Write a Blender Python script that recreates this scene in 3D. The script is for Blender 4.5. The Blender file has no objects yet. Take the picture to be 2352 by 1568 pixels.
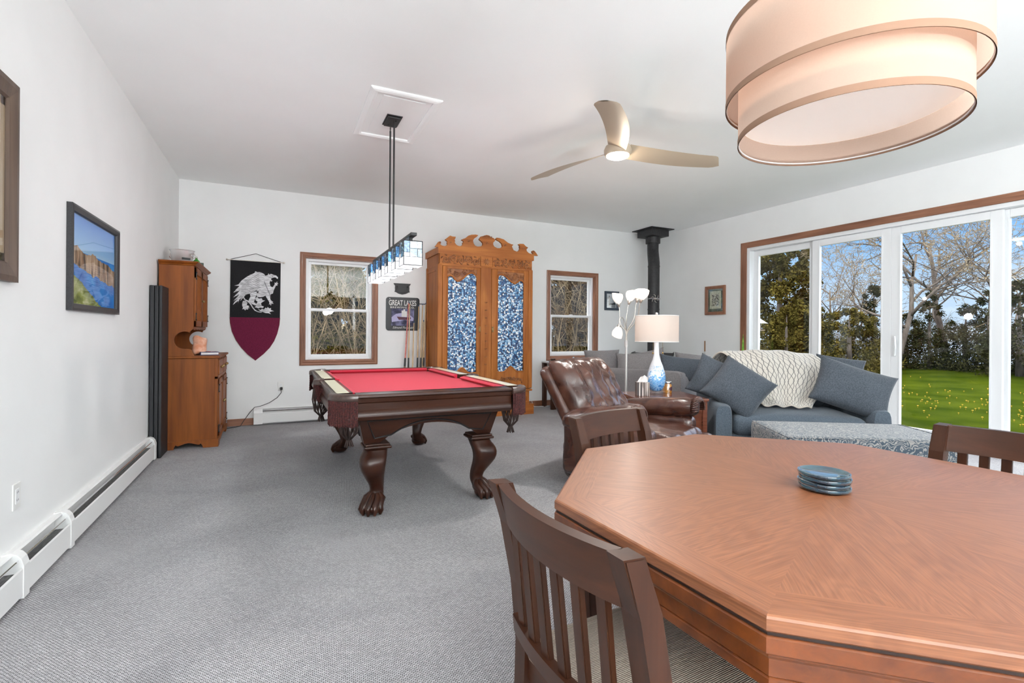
import bpy, bmesh, math, random
from mathutils import Vector, Matrix, noise
random.seed(7)
PI = math.pi
SC = bpy.context.scene
COL = SC.collection
XL, XR, YB, YF, H = -1.073, 6.382, 7.051, -3.6, 3.027

# ------------------------------------------------------------------ camera
cd = bpy.data.cameras.new('camera'); cam = bpy.data.objects.new('camera', cd); COL.objects.link(cam)
cd.sensor_width = 36.0; cd.lens = 36.0 * 1120.5 / 2352; cd.shift_y = -20.0 / 2352
cd.clip_start = 0.05; cd.clip_end = 400
cam.matrix_world = (Matrix.Translation((0, 0, 1.2)) @ Matrix.Rotation(-0.4494, 4, 'Z')
                    @ Matrix.Rotation(PI / 2, 4, 'X') @ Matrix.Rotation(0.0074, 4, 'Z'))
SC.camera = cam

# ------------------------------------------------------------------ colour management
SC.view_settings.view_transform = 'Standard'
SC.view_settings.look = 'None'
SC.view_settings.exposure = 0.14
SC.view_settings.gamma = 1.0
SC.view_settings.use_curve_mapping = False
SC.cycles.use_denoising = True
SC.cycles.max_bounces = 10
SC.cycles.diffuse_bounces = 6
SC.cycles.glossy_bounces = 4
SC.cycles.transmission_bounces = 6
SC.cycles.transparent_max_bounces = 24
SC.cycles.sample_clamp_indirect = 8

# ------------------------------------------------------------------ sky: blue with hazy horizon, unseen overhead part brightened to light the room
W = bpy.data.worlds.new('sky'); SC.world = W; W.use_nodes = True
nt = W.node_tree; nt.nodes.clear()
tc = nt.nodes.new('ShaderNodeTexCoord'); sp = nt.nodes.new('ShaderNodeSeparateXYZ')
nt.links.new(tc.outputs['Generated'], sp.inputs[0])
rp = nt.nodes.new('ShaderNodeValToRGB'); nt.links.new(sp.outputs['Z'], rp.inputs[0])
e = rp.color_ramp.elements
e[0].position = 0.0; e[0].color = (0.62, 0.78, 0.96, 1)
e[1].position = 1.0; e[1].color = (1.0, 1.0, 1.0, 1)
for p_, c_ in ((0.07, (0.55, 0.75, 0.98, 1)), (0.15, (0.27, 0.56, 0.96, 1)), (0.26, (0.19, 0.47, 0.94, 1)), (0.45, (0.95, 0.98, 1.0, 1))):
    q = e.new(p_); q.color = c_
nz = nt.nodes.new('ShaderNodeTexNoise'); nz.inputs['Scale'].default_value = 2.2; nz.inputs['Detail'].default_value = 5
mp = nt.nodes.new('ShaderNodeMapping'); mp.inputs['Scale'].default_value = (1, 1, 5)
nt.links.new(tc.outputs['Generated'], mp.inputs[0]); nt.links.new(mp.outputs[0], nz.inputs[0])
cr = nt.nodes.new('ShaderNodeValToRGB'); cr.color_ramp.elements[0].position = 0.5; cr.color_ramp.elements[1].position = 0.8
nt.links.new(nz.outputs[0], cr.inputs[0])
mx = nt.nodes.new('ShaderNodeMixRGB'); mx.inputs[2].default_value = (0.85, 0.92, 1, 1)
nt.links.new(cr.outputs[0], mx.inputs[0]); nt.links.new(rp.outputs[0], mx.inputs[1])
st = nt.nodes.new('ShaderNodeValToRGB'); nt.links.new(sp.outputs['Z'], st.inputs[0])
st.color_ramp.elements[0].position = 0.21; st.color_ramp.elements[0].color = (0.165, 0.165, 0.165, 1)
st.color_ramp.elements[1].position = 0.42; st.color_ramp.elements[1].color = (1, 1, 1, 1)
mu = nt.nodes.new('ShaderNodeMath'); mu.operation = 'MULTIPLY'; mu.inputs[1].default_value = 6.0
nt.links.new(st.outputs[0], mu.inputs[0])
bg = nt.nodes.new('ShaderNodeBackground'); wo = nt.nodes.new('ShaderNodeOutputWorld')
nt.links.new(mx.outputs[0], bg.inputs[0]); nt.links.new(mu.outputs[0], bg.inputs[1]); nt.links.new(bg.outputs[0], wo.inputs[0])

def light(name, kind, loc, energy, color=(1, 1, 1), rot=(0, 0, 0), size=0.1, size_y=None):
    d = bpy.data.lights.new(name, kind); d.energy = energy; d.color = color
    if kind == 'AREA':
        d.shape = 'RECTANGLE'; d.size = size; d.size_y = size_y or size
    elif kind == 'SUN':
        d.angle = size
    else:
        d.shadow_soft_size = size
    o = bpy.data.objects.new(name, d); o.location = loc; o.rotation_euler = rot; COL.objects.link(o)
    return o

light('sun', 'SUN', (-20, -10, 30), 1.1, (1, .93, .82), (math.radians(44), 0, math.radians(-62)), math.radians(1.5))
# unseen area lamp added behind the camera, facing up to brighten the whole room
light('added_fill_uplight', 'AREA', (1.4, -2.85, 1.26), 690, (.965, .995, 1), (PI, 0, 0), 4.4, 1.4)

# ------------------------------------------------------------------ object helpers
def tag(o, label=None, cat=None, group=None, kind=None):
    if label: o['label'] = label
    if cat: o['category'] = cat
    if group: o['group'] = group
    if kind: o['kind'] = kind
    return o
def thing(name, label, cat, loc=(0, 0, 0), rz=0, group=None):
    o = bpy.data.objects.new(name, None); COL.objects.link(o); o.empty_display_size = .05
    o.location = loc; o.rotation_euler = (0, 0, rz)
    return tag(o, label, cat, group)
def dup(root, loc=None, rz=None, label=None):
    r = root.copy(); COL.objects.link(r)
    if loc is not None: r.location = loc
    if rz is not None: r.rotation_euler = (0, 0, rz)
    if label: r['label'] = label
    for ch in list(root.children):
        c = ch.copy(); COL.objects.link(c); c.parent = r
        for g in list(ch.children):
            d = g.copy(); COL.objects.link(d); d.parent = c
    return r

class MB:
    """collects shapes and links them as ONE mesh object"""
    def __init__(s):
        s.bm = bmesh.new(); s.uv = s.bm.loops.layers.uv.new('UVMap')
    def _add(s, sub, M=None):
        if M is not None: bmesh.ops.transform(sub, matrix=M, verts=sub.verts)
        me = bpy.data.meshes.new('t'); sub.to_mesh(me); sub.free(); s.bm.from_mesh(me); bpy.data.meshes.remove(me)
        return s
    def box(s, a, b, bev=0.0, M=None, seg=2):
        t = bmesh.new(); bmesh.ops.create_cube(t, size=1)
        c = [(a[i] + b[i]) / 2 for i in range(3)]; d = [abs(b[i] - a[i]) for i in range(3)]
        for v in t.verts: v.co = Vector((v.co[0] * d[0] + c[0], v.co[1] * d[1] + c[1], v.co[2] * d[2] + c[2]))
        if bev > 0: bmesh.ops.bevel(t, geom=t.edges[:], offset=min(bev, min(d) * .49), segments=seg, affect='EDGES', profile=.5)
        return s._add(t, M)
    def cyl(s, c, r, h, n=24, r2=None, axis='Z', bev=0):
        t = bmesh.new(); bmesh.ops.create_cone(t, cap_ends=True, segments=n, radius1=r, radius2=r if r2 is None else r2, depth=h)
        if bev: bmesh.ops.bevel(t, geom=[e for e in t.edges if abs(e.verts[0].co.z - e.verts[1].co.z) < 1e-6], offset=bev, segments=2, affect='EDGES')
        R = {'Z': Matrix(), 'X': Matrix.Rotation(PI / 2, 4, 'Y'), 'Y': Matrix.Rotation(PI / 2, 4, 'X')}[axis]
        return s._add(t, Matrix.Translation(c) @ R)
    def sph(s, c, r, sc=(1, 1, 1), n=16, rot=None):
        t = bmesh.new(); bmesh.ops.create_uvsphere(t, u_segments=n, v_segments=max(6, n // 2), radius=r)
        M = Matrix.Translation(c) @ (rot.to_4x4() if rot else Matrix()) @ Matrix.Diagonal((*sc, 1))
        return s._add(t, M)
    def lathe(s, prof, n=28, c=(0, 0, 0), M=None, cap=True):
        t = bmesh.new(); rings = []
        for r, z in prof:
            rings.append([t.verts.new((r * math.cos(2 * PI * i / n), r * math.sin(2 * PI * i / n), z)) for i in range(n)])
        for k in range(len(rings) - 1):
            for i in range(n):
                j = (i + 1) % n; t.faces.new((rings[k][i], rings[k][j], rings[k + 1][j], rings[k + 1][i]))
        if cap:
            if prof[0][0] > 1e-5: t.faces.new(rings[0][::-1])
            if prof[-1][0] > 1e-5: t.faces.new(rings[-1])
        bmesh.ops.remove_doubles(t, verts=t.verts, dist=1e-6)
        bmesh.ops.recalc_face_normals(t, faces=t.faces)
        return s._add(t, (Matrix.Translation(c) @ (M if M is not None else Matrix())))
    def tube(s, pts, r, n=8, closed=False, radii=None, flat=1.0):
        P = [Vector(p) for p in pts]; m = len(P); t = bmesh.new(); rings = []; up = None
        for k in range(m):
            if closed: d = P[(k + 1) % m] - P[k - 1]
            else: d = P[min(k + 1, m - 1)] - P[max(k - 1, 0)]
            d.normalize()
            if up is None: up = Vector((0, 0, 1)) if abs(d.z) < .9 else Vector((1, 0, 0))
            x = d.cross(up)
            if x.length < 1e-4: x = d.cross(Vector((0, 1, 0)))
            x.normalize(); y = x.cross(d); y.normalize(); up = y
            rr = radii[k] if radii else r
            rings.append([t.verts.new(P[k] + x * rr * math.cos(2 * PI * i / n) + y * rr * flat * math.sin(2 * PI * i / n)) for i in range(n)])
        for k in range(m if closed else m - 1):
            a, b = rings[k], rings[(k + 1) % m]
            for i in range(n):
                j = (i + 1) % n; t.faces.new((a[i], a[j], b[j], b[i]))
        if not closed: t.faces.new(rings[0][::-1]); t.faces.new(rings[-1])
        bmesh.ops.recalc_face_normals(t, faces=t.faces)
        return s._add(t)
    def prism(s, poly, h, M=None, z0=0.0, bev=0.0):
        """polygon in XY extruded to z0..z0+h, then M"""
        t = bmesh.new()
        a = [t.verts.new((x, y, z0)) for x, y in poly]; b = [t.verts.new((x, y, z0 + h)) for x, y in poly]
        m = len(a); f1 = t.faces.new(a[::-1]); f2 = t.faces.new(b)
        for i in range(m): t.faces.new((a[i], a[(i + 1) % m], b[(i + 1) % m], b[i]))
        if bev: bmesh.ops.bevel(t, geom=[e for e in t.edges if abs(e.verts[0].co.z - e.verts[1].co.z) < 1e-7], offset=bev, segments=2, affect='EDGES')
        big = [f for f in t.faces if len(f.verts) > 4]
        from mathutils.geometry import tessellate_polygon
        for f in big:
            vs = list(f.verts); tri = tessellate_polygon([[v.co for v in vs]]); t.faces.remove(f)
            for q in tri:
                try: t.faces.new([vs[i] for i in q])
                except ValueError: pass
        bmesh.ops.recalc_face_normals(t, faces=t.faces)
        return s._add(t, M)
    def sweep(s, prof, path, closed=False):
        """profile (out, up) swept along a horizontal path of (x, y, z); out = to the right of travel"""
        P = [Vector(p) for p in path]; m = len(P); t = bmesh.new(); rings = []
        for k in range(m):
            if closed: d0 = (P[k] - P[k - 1]).normalized(); d1 = (P[(k + 1) % m] - P[k]).normalized()
            else: d0 = (P[k] - P[max(k - 1, 0)]); d1 = (P[min(k + 1, m - 1)] - P[k]); d0 = (d0 if d0.length else d1).normalized(); d1 = (d1 if d1.length else d0).normalized()
            n0 = Vector((d0.y, -d0.x, 0)); n1 = Vector((d1.y, -d1.x, 0)); b = (n0 + n1); b.normalize(); b = b / max(.3, b.dot(n0))
            rings.append([t.verts.new(P[k] + b * o + Vector((0, 0, u))) for o, u in prof])
        q = len(prof)
        for k in range(m if closed else m - 1):
            a, b = rings[k], rings[(k + 1) % m]
            for i in range(q):
                j = (i + 1) % q; t.faces.new((a[i], a[j], b[j], b[i]))
        if not closed: t.faces.new(rings[0][::-1]); t.faces.new(rings[-1])
        bmesh.ops.recalc_face_normals(t, faces=t.faces)
        return s._add(t)
    def grid(s, fn, nu, nv, wrap=False):
        t = bmesh.new(); uvl = t.loops.layers.uv.new('UVMap')
        V = [[t.verts.new(fn(i / nu, j / nv)) for j in range(nv + 1)] for i in range(nu + (0 if wrap else 1))]
        for i in range(nu):
            for j in range(nv):
                i2 = (i + 1) % len(V) if wrap else i + 1
                f = t.faces.new((V[i][j], V[i2][j], V[i2][j + 1], V[i][j + 1]))
                for lp, q in zip(f.loops, ((i, j), (i + 1, j), (i + 1, j + 1), (i, j + 1))): lp[uvl].uv = (q[0] / nu, q[1] / nv)
        bmesh.ops.recalc_face_normals(t, faces=t.faces)
        return s._add(t)
    def quad(s, a, b, c, d):
        vs = [s.bm.verts.new(p) for p in (a, b, c, d)]; f = s.bm.faces.new(vs)
        for lp, q in zip(f.loops, ((0, 0), (1, 0), (1, 1), (0, 1))): lp[s.uv].uv = q
        return s
    def done(s, name, m, parent=None, smooth=None, M=None, loc=None):
        if M is not None: bmesh.ops.transform(s.bm, matrix=M, verts=s.bm.verts)
        if loc is not None: bmesh.ops.translate(s.bm, vec=-Vector(loc), verts=s.bm.verts)
        me = bpy.data.meshes.new(name); s.bm.to_mesh(me); s.bm.free()
        if isinstance(m, (list, tuple)):
            for k in m: me.materials.append(k)
        else: me.materials.append(m)
        if smooth is not None:
            me.polygons.foreach_set('use_smooth', [True] * len(me.polygons))
            if smooth < 3: me.set_sharp_from_angle(angle=smooth)
        o = bpy.data.objects.new(name, me); COL.objects.link(o)
        if loc is not None: o.location = loc
        if parent is not None: o.parent = parent
        return o
    def struct(s, name, m, smooth=None):
        return tag(s.done(name, m, None, smooth), kind='structure')
S35 = 0.65
def Rz(a): return Matrix.Rotation(a, 4, 'Z')
def Rx(a): return Matrix.Rotation(a, 4, 'X')
def Ry(a): return Matrix.Rotation(a, 4, 'Y')
def Tr(*v): return Matrix.Translation(v)
# maps a polygon drawn in (x, z) with thickness to a plate standing in the XZ plane facing -Y
XZ = Matrix(((1, 0, 0, 0), (0, 0, -1, 0), (0, 1, 0, 0), (0, 0, 0, 1)))
# (y, z) polygon -> plate facing +X
YZ = Matrix(((0, 0, 1, 0), (1, 0, 0, 0), (0, 1, 0, 0), (0, 0, 0, 1)))

# ------------------------------------------------------------------ material helpers
MATS = {}
def mat(name, col, rough=.6, metal=0.0, coat=0.0, spec=.5, emit=None, es=0, sheen=0, alpha=None, sss=None):
    m = bpy.data.materials.new(name); m.use_nodes = True; b = m.node_tree.nodes['Principled BSDF']
    b.inputs['Base Color'].default_value = (*col, 1); b.inputs['Roughness'].default_value = rough
    b.inputs['Metallic'].default_value = metal; b.inputs['Coat Weight'].default_value = coat
    b.inputs['Coat Roughness'].default_value = .12; b.inputs['Specular IOR Level'].default_value = spec
    if sheen: b.inputs['Sheen Weight'].default_value = sheen
    if emit: b.inputs['Emission Color'].default_value = (*emit, 1); b.inputs['Emission Strength'].default_value = es
    MATS[name] = m
    return m
def N(m, kind, **kw):
    n = m.node_tree.nodes.new('ShaderNode' + kind)
    for k, v in kw.items():
        if k.startswith('_'): setattr(n, k[1:], v)
        else: n.inputs[k.replace('__', ' ')].default_value = v
    return n
def LK(m, a, b): m.node_tree.links.new(a, b)
def ramp(m, src, stops):
    r = N(m, 'ValToRGB'); LK(m, src, r.inputs[0]); e = r.color_ramp.elements
    e[0].position, e[0].color = stops[0][0], (*stops[0][1], 1); e[1].position, e[1].color = stops[-1][0], (*stops[-1][1], 1)
    for p, c in stops[1:-1]: q = e.new(p); q.color = (*c, 1)
    return r
def coords(m, kind='Object', scale=(1, 1, 1), rot=(0, 0, 0)):
    t = N(m, 'TexCoord'); mp = N(m, 'Mapping'); mp.inputs['Scale'].default_value = scale; mp.inputs['Rotation'].default_value = rot
    LK(m, t.outputs[kind], mp.inputs[0]); return mp.outputs[0]
def bump(m, src, strength=.3, dist=.01):
    b = N(m, 'Bump'); b.inputs['Strength'].default_value = strength; b.inputs['Distance'].default_value = dist
    LK(m, src, b.inputs['Height']); LK(m, b.outputs[0], m.node_tree.nodes['Principled BSDF'].inputs['Normal']); return b
def noisy(name, c1, c2, scale=20, rough=.7, detail=4, bs=0, bd=.01, kind='Object', sc=(1, 1, 1), lo=.35, hi=.65, bscale=None, **kw):
    m = mat(name, c1, rough, **kw); v = coords(m, kind, sc)
    n = N(m, 'TexNoise', Scale=scale, Detail=detail); LK(m, v, n.inputs[0])
    r = ramp(m, n.outputs[0], ((lo, c1), (hi, c2))); LK(m, r.outputs[0], m.node_tree.nodes['Principled BSDF'].inputs['Base Color'])
    if bs:
        src = n.outputs[0]
        if bscale: n2 = N(m, 'TexNoise', Scale=bscale, Detail=3); LK(m, v, n2.inputs[0]); src = n2.outputs[0]
        bump(m, src, bs, bd)
    return m
def wood(name, dark, light_, axis='Z', scale=1.0, rough=.35, coat=.3, kind='Object', fine=70, bs=.08, spec=.5):
    m = mat(name, dark, rough, coat=coat, spec=spec)
    st = {'X': (1.2, fine * .35, fine * .35), 'Y': (fine * .35, 1.2, fine * .35), 'Z': (fine * .35, fine * .35, 1.2)}[axis]
    v = coords(m, kind, tuple(k * scale for k in st))
    n = N(m, 'TexNoise', Scale=1.0, Detail=6, Roughness=.65, Distortion=.6); LK(m, v, n.inputs[0])
    st2 = {'X': (.6, 5, 5), 'Y': (5, .6, 5), 'Z': (5, 5, .6)}[axis]
    v2 = coords(m, kind, tuple(k * scale for k in st2))
    w = N(m, 'TexNoise', Scale=1.3, Detail=3, Distortion=1.5); LK(m, v2, w.inputs[0])
    ad = N(m, 'Math', _operation='MULTIPLY'); ad.inputs[1].default_value = 1.0
    a2 = N(m, 'Math', _operation='ADD'); LK(m, n.outputs[0], a2.inputs[0]); LK(m, w.outputs[0], a2.inputs[1]); LK(m, a2.outputs[0], ad.inputs[0]); ad.inputs[1].default_value = .5
    r = ramp(m, ad.outputs[0], ((.36, dark), (.5, tuple((a + b) / 2 for a, b in zip(dark, light_))), (.64, light_)))
    LK(m, r.outputs[0], m.node_tree.nodes['Principled BSDF'].inputs['Base Color'])
    bump(m, n.outputs[0], bs, .002)
    return m
# ------------------------------------------------------------------ materials
M_wall = noisy('wall_paint', (.80, .805, .80), (.82, .825, .82), 3, .85, bs=.15, bd=.0015, bscale=260)
M_ceil = noisy('ceiling_paint', (.86, .875, .87), (.88, .895, .89), 1.5, .9, bs=.2, bd=.002, bscale=160)
M_white = mat('white_vinyl', (.80, .81, .82), .35)
M_heater = mat('white_enamel', (.80, .80, .79), .35)
M_trim = wood('oak_trim', (.16, .062, .032), (.33, .145, .08), 'Z', 1.4, .45, .15)
M_trimX = wood('oak_trim_x', (.16, .062, .032), (.33, .145, .08), 'X', 1.4, .45, .15)
M_trimY = wood('oak_trim_y', (.16, .062, .032), (.33, .145, .08), 'Y', 1.4, .45, .15)
M_black = mat('black_metal', (.012, .012, .013), .45)
M_blackm = mat('matt_black_panel', (.014, .015, .018), .55)
M_nickel = mat('brushed_nickel', (.62, .58, .53), .32, metal=1)
M_chrome = mat('polished_steel', (.8, .8, .82), .1, metal=1)
M_brass = mat('antique_brass', (.35, .24, .10), .35, metal=1)
M_fin = noisy('dark_heater_fins', (.01, .01, .01), (.10, .10, .10), 30, .4, kind='Object', sc=(1, 4, 1))
M_plate = mat('white_switch_plate', (.78, .78, .76), .4)
M_slot = mat('outlet_slot', (.05, .05, .05), .6)

def glass_mat(name, refl=.07, tint=(1, 1, 1)):
    m = bpy.data.materials.new(name); m.use_nodes = True; t = m.node_tree; t.nodes.clear()
    o = t.nodes.new('ShaderNodeOutputMaterial'); a = t.nodes.new('ShaderNodeBsdfTransparent'); g = t.nodes.new('ShaderNodeBsdfGlossy')
    a.inputs[0].default_value = (*tint, 1); g.inputs['Roughness'].default_value = .02
    mx = t.nodes.new('ShaderNodeMixShader'); mx.inputs[0].default_value = refl
    t.links.new(a.outputs[0], mx.inputs[1]); t.links.new(g.outputs[0], mx.inputs[2]); t.links.new(mx.outputs[0], o.inputs[0])
    return m
M_glass = glass_mat('window_glass', .03)
M_picglass = glass_mat('picture_glass', .14)
M_jarglass = glass_mat('clear_glass', .18)

# carpet: woven loops, alternating short ribs
M_carpet = mat('grey_loop_carpet', (.45, .45, .46), .95, spec=.1)
m = M_carpet
v = coords(m, 'Object', (1, 1, 1), (0, 0, .12))
def loop_layer(m, v, sx, sy):
    mp = N(m, 'Mapping'); mp.inputs['Scale'].default_value = (sx, sy, 1); LK(m, v, mp.inputs[0])
    n = N(m, 'TexNoise', Scale=1.0, Detail=2, Distortion=.3); LK(m, mp.outputs[0], n.inputs[0]); return n
nd = N(m, 'TexNoise', Scale=40, Detail=2); LK(m, v, nd.inputs[0])
br = N(m, 'TexBrick', _offset=.5, Scale=1.0); br.inputs['Brick Width'].default_value = .013; br.inputs['Row Height'].default_value = .0062
br.inputs['Mortar Size'].default_value = .0016; br.inputs['Mortar Smooth'].default_value = .6
br.inputs['Color1'].default_value = (.70, .70, .71, 1); br.inputs['Color2'].default_value = (.50, .50, .51, 1); br.inputs['Mortar'].default_value = (.08, .075, .08, 1)
vm = N(m, 'VectorMath', _operation='SCALE'); vm.inputs['Scale'].default_value = .006; LK(m, nd.outputs['Color'], vm.inputs[0])
va = N(m, 'VectorMath', _operation='ADD'); LK(m, v, va.inputs[0]); LK(m, vm.outputs[0], va.inputs[1]); LK(m, va.outputs[0], br.inputs['Vector'])
pn = N(m, 'TexNoise', Scale=1.1, Detail=3, Distortion=.8); LK(m, v, pn.inputs[0])
pr = ramp(m, pn.outputs[0], ((.35, (.86, .86, .87)), (.66, (1.08, 1.08, 1.08))))
fn_ = N(m, 'TexNoise', Scale=380, Detail=2); LK(m, v, fn_.inputs[0])
fr = ramp(m, fn_.outputs[0], ((.32, (.55, .54, .55)), (.62, (1.15, 1.15, 1.15))))
m1 = N(m, 'MixRGB', _blend_type='MULTIPLY', Fac=1.0); LK(m, br.outputs['Color'], m1.inputs[1]); LK(m, pr.outputs[0], m1.inputs[2])
m2 = N(m, 'MixRGB', _blend_type='MULTIPLY', Fac=1.0); LK(m, m1.outputs[0], m2.inputs[1]); LK(m, fr.outputs[0], m2.inputs[2])
LK(m, m2.outputs[0], m.node_tree.nodes['Principled BSDF'].inputs['Base Color'])
bump(m, m2.outputs[0], .3, .003)

M_rug = mat('taupe_ribbed_seat_fabric', (.25, .22, .19), .95, spec=.1); m = M_rug
v = coords(m, 'Object', (1, 1, 1))
w = N(m, 'TexWave', _wave_type='BANDS', _bands_direction='Y', Scale=70, Distortion=1.0, Detail=2); w.inputs['Detail Scale'].default_value = 3; LK(m, v, w.inputs[0])
r = ramp(m, w.outputs[1], ((.2, (.19, .155, .125)), (.8, (.42, .36, .30)))); LK(m, r.outputs[0], m.node_tree.nodes['Principled BSDF'].inputs['Base Color']); bump(m, w.outputs[1], .5, .003)

# ------------------------------------------------------------------ room shell
T = .16
MB().box((XL - T, YF - T, -.12), (XR + T, YB + T, 0)).struct('floor', M_carpet)
MB().box((XL - T, YF - T, H), (XR + T, YB + T, H + .15)).struct('ceiling', M_ceil)
MB().box((XL - T, YF - T, 0), (XL, YB + T, H)).struct('wall_left', M_wall)
def wall_with_holes(name, a0, a1, holes, put):
    mb = MB(); cuts = sorted(holes)
    x = a0
    for (h0, h1, z0, z1) in cuts:
        put(mb, x, h0, 0, H)
        if z0 > 0.001: put(mb, h0, h1, 0, z0)
        put(mb, h0, h1, z1, H)
        x = h1
    put(mb, x, a1, 0, H)
    return mb.struct(name, M_wall)
W1 = (.335, 1.225, .805, 2.19); W2 = (4.095, 5.005, .805, 2.185)
wall_with_holes('wall_back', XL, XR, [W1, W2], lambda mb, a, b, z0, z1: mb.box((a, YB, z0), (b, YB + T, z1)))
D0, D1, DZ = 1.30, 5.09, 2.50
wall_with_holes('wall_right', YF - T, YB + T, [(D0, D1, 0, DZ)], lambda mb, a, b, z0, z1: mb.box((XR, a, z0), (XR + T, b, z1)))
wall_with_holes('wall_front', XL, XR, [(.95, 5.45, .55, 2.45)], lambda mb, a, b, z0, z1: mb.box((a, YF - T, z0), (b, YF, z1)))  # opening added for the unseen fill window

# double-hung windows in the back wall
def hung_window(num, x0, x1, z0, z1):
    w = .062; d = .018
    root = MB()
    o = bpy.data.objects.new('window_%d' % num, None); COL.objects.link(o); o.location = ((x0 + x1) / 2, YB, z0); tag(o, kind='structure')
    L = Matrix.Translation((-(x0 + x1) / 2, -YB, -z0))
    a = MB()
    prof = [(0, 0), (0, .016), (.012, .02), (.03, .016), (.045, .02), (w, .014), (w, 0)]
    # casing: mitred frame made of four moulded strips
    def strip(p, q, nrm):
        mb = MB(); p = Vector(p); q = Vector(q); t = (q - p).normalized(); n = Vector(nrm)
        t_ = bmesh.new(); rings = []
        for e_, sgn in ((p, -1), (q, 1)):
            rings.append([t_.verts.new(e_ + n * u + t * (sgn * u) + Vector((0, -h, 0))) for u, h in prof])
        k = len(prof)
        for i in range(k): j = (i + 1) % k; t_.faces.new((rings[0][i], rings[0][j], rings[1][j], rings[1][i]))
        t_.faces.new(rings[0][::-1]); t_.faces.new(rings[1]); bmesh.ops.recalc_face_normals(t_, faces=t_.faces)
        return mb._add(t_, L)
    y = YB
    strip((x0, y, z0), (x1, y, z0), (0, 0, -1)).done('window_casing', M_trimX, o)
    strip((x0, y, z1), (x1, y, z1), (0, 0, 1)).done('window_casing', M_trimX, o)
    strip((x0, y, z0), (x0, y, z1), (-1, 0, 0)).done('window_casing', M_trim, o)
    strip((x1, y, z0), (x1, y, z1), (1, 0, 0)).done('window_casing', M_trim, o)
    # jamb liner of oak on the room side
    j = MB()
    for b in (((x0, y, z0), (x0 + .012, y + .06, z1)), ((x1 - .012, y, z0), (x1, y + .06, z1)), ((x0, y, z0), (x1, y + .06, z0 + .012)), ((x0, y, z1 - .012), (x1, y + .06, z1))): j.box(*b)
    j.done('window_jamb', M_trim, o, M=L)
    # vinyl frame
    f = MB(); fw = .035; x0 += .012; x1 -= .012; z0 += .012; z1 -= .012
    for b in (((x0, y + .05, z0), (x0 + fw, y + .14, z1)), ((x1 - fw, y + .05, z0), (x1, y + .14, z1)), ((x0 + fw, y + .05, z0), (x1 - fw, y + .14, z0 + fw)), ((x0 + fw, y + .05, z1 - fw), (x1 - fw, y + .14, z1))): f.box(*b, bev=.003)
    f.done('window_frame', M_white, o, M=L)
    x0 += fw; x1 -= fw; z0 += fw; z1 -= fw; mz = (z0 + z1) / 2 - .005
    for nm, za, zb, yy in (('lower_sash', z0, mz + .02, y + .065), ('upper_sash', mz - .02, z1, y + .10)):
        s = MB(); sw = .034
        for b in (((x0, yy, za), (x0 + sw, yy + .03, zb)), ((x1 - sw, yy, za), (x1, yy + .03, zb)), ((x0 + sw, yy, za), (x1 - sw, yy + .03, za + sw)), ((x0 + sw, yy, zb - sw), (x1 - sw, yy + .03, zb))): s.box(*b, bev=.003)
        so = s.done(nm, M_white, o, M=L)
        MB().box((x0 + sw, yy + .012, za + sw), (x1 - sw, yy + .016, zb - sw)).done('pane', M_glass, so, M=L)
    MB().box((.5 * (x0 + x1) - .03, y + .05, mz + .015), (.5 * (x0 + x1) + .03, y + .066, mz + .03), .003).done('sash_lock', M_white, o, M=L)
hung_window(1, *W1)
hung_window(2, *W2)
# unseen window added behind the camera to let fill light into the room
def fill_window(num, x0, x1, z0, z1, y):
    f = MB()
    for k in range(4):
        xx = x0 + (x1 - x0) * k / 3
        f.box((max(x0, xx - .04), y - .1, z0), (min(x1, xx + .04), y - .02, z1))
    f.box((x0, y - .1, z0), (x1, y - .02, z0 + .05)); f.box((x0, y - .1, z1 - .05), (x1, y - .02, z1))
    o = f.struct('window_%d' % num, M_white)
    MB().box((x0, y - .07, z0), (x1, y - .064, z1)).done('pane', M_glass, o)
fill_window(3, .95, 5.45, .55, 2.45, YF)

# patio door: four panels in a white frame with an oak casing
do = bpy.data.objects.new('door_1', None); COL.objects.link(do); do.location = (XR, (D0 + D1) / 2, 0); tag(do, kind='structure')
LD = Matrix.Translation((-XR, -(D0 + D1) / 2, 0))
c = .10
MB().box((XR - .018, D1, 0), (XR, D1 + c, DZ + .085), .004).done('door_casing', M_trim, do, M=LD)
MB().box((XR - .018, D0 - c, 0), (XR, D0, DZ + .085), .004).done('door_casing', M_trim, do, M=LD)
MB().box((XR - .018, D0, DZ), (XR, D1, DZ + .085), .004).done('door_casing', M_trimY, do, M=LD)
f = MB()
f.box((XR, D1 - .045, 0), (XR + .15, D1, DZ), .003); f.box((XR, D0, 0), (XR + .15, D0 + .045, DZ), .003)
f.box((XR, D0 + .045, DZ - .045), (XR + .15, D1 - .045, DZ), .003); f.box((XR, D0 + .045, -.005), (XR + .16, D1 - .045, .03), .003)
f.done('door_frame', M_white, do, M=LD)
edges = [(4.185, 5.045, 4.025 + .16, 1), (3.14, 4.19, 0, 0), (2.195, 3.14, 0, 0), (1.345, 2.32, 0, 1)]
glassY = [(4.189, 4.965), (3.297, 4.025), (2.321, 3.10), (1.45, 2.193)]
panelY = [(4.105, 5.045), (3.195, 4.125), (2.225, 3.195), (1.345, 2.255)]
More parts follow.
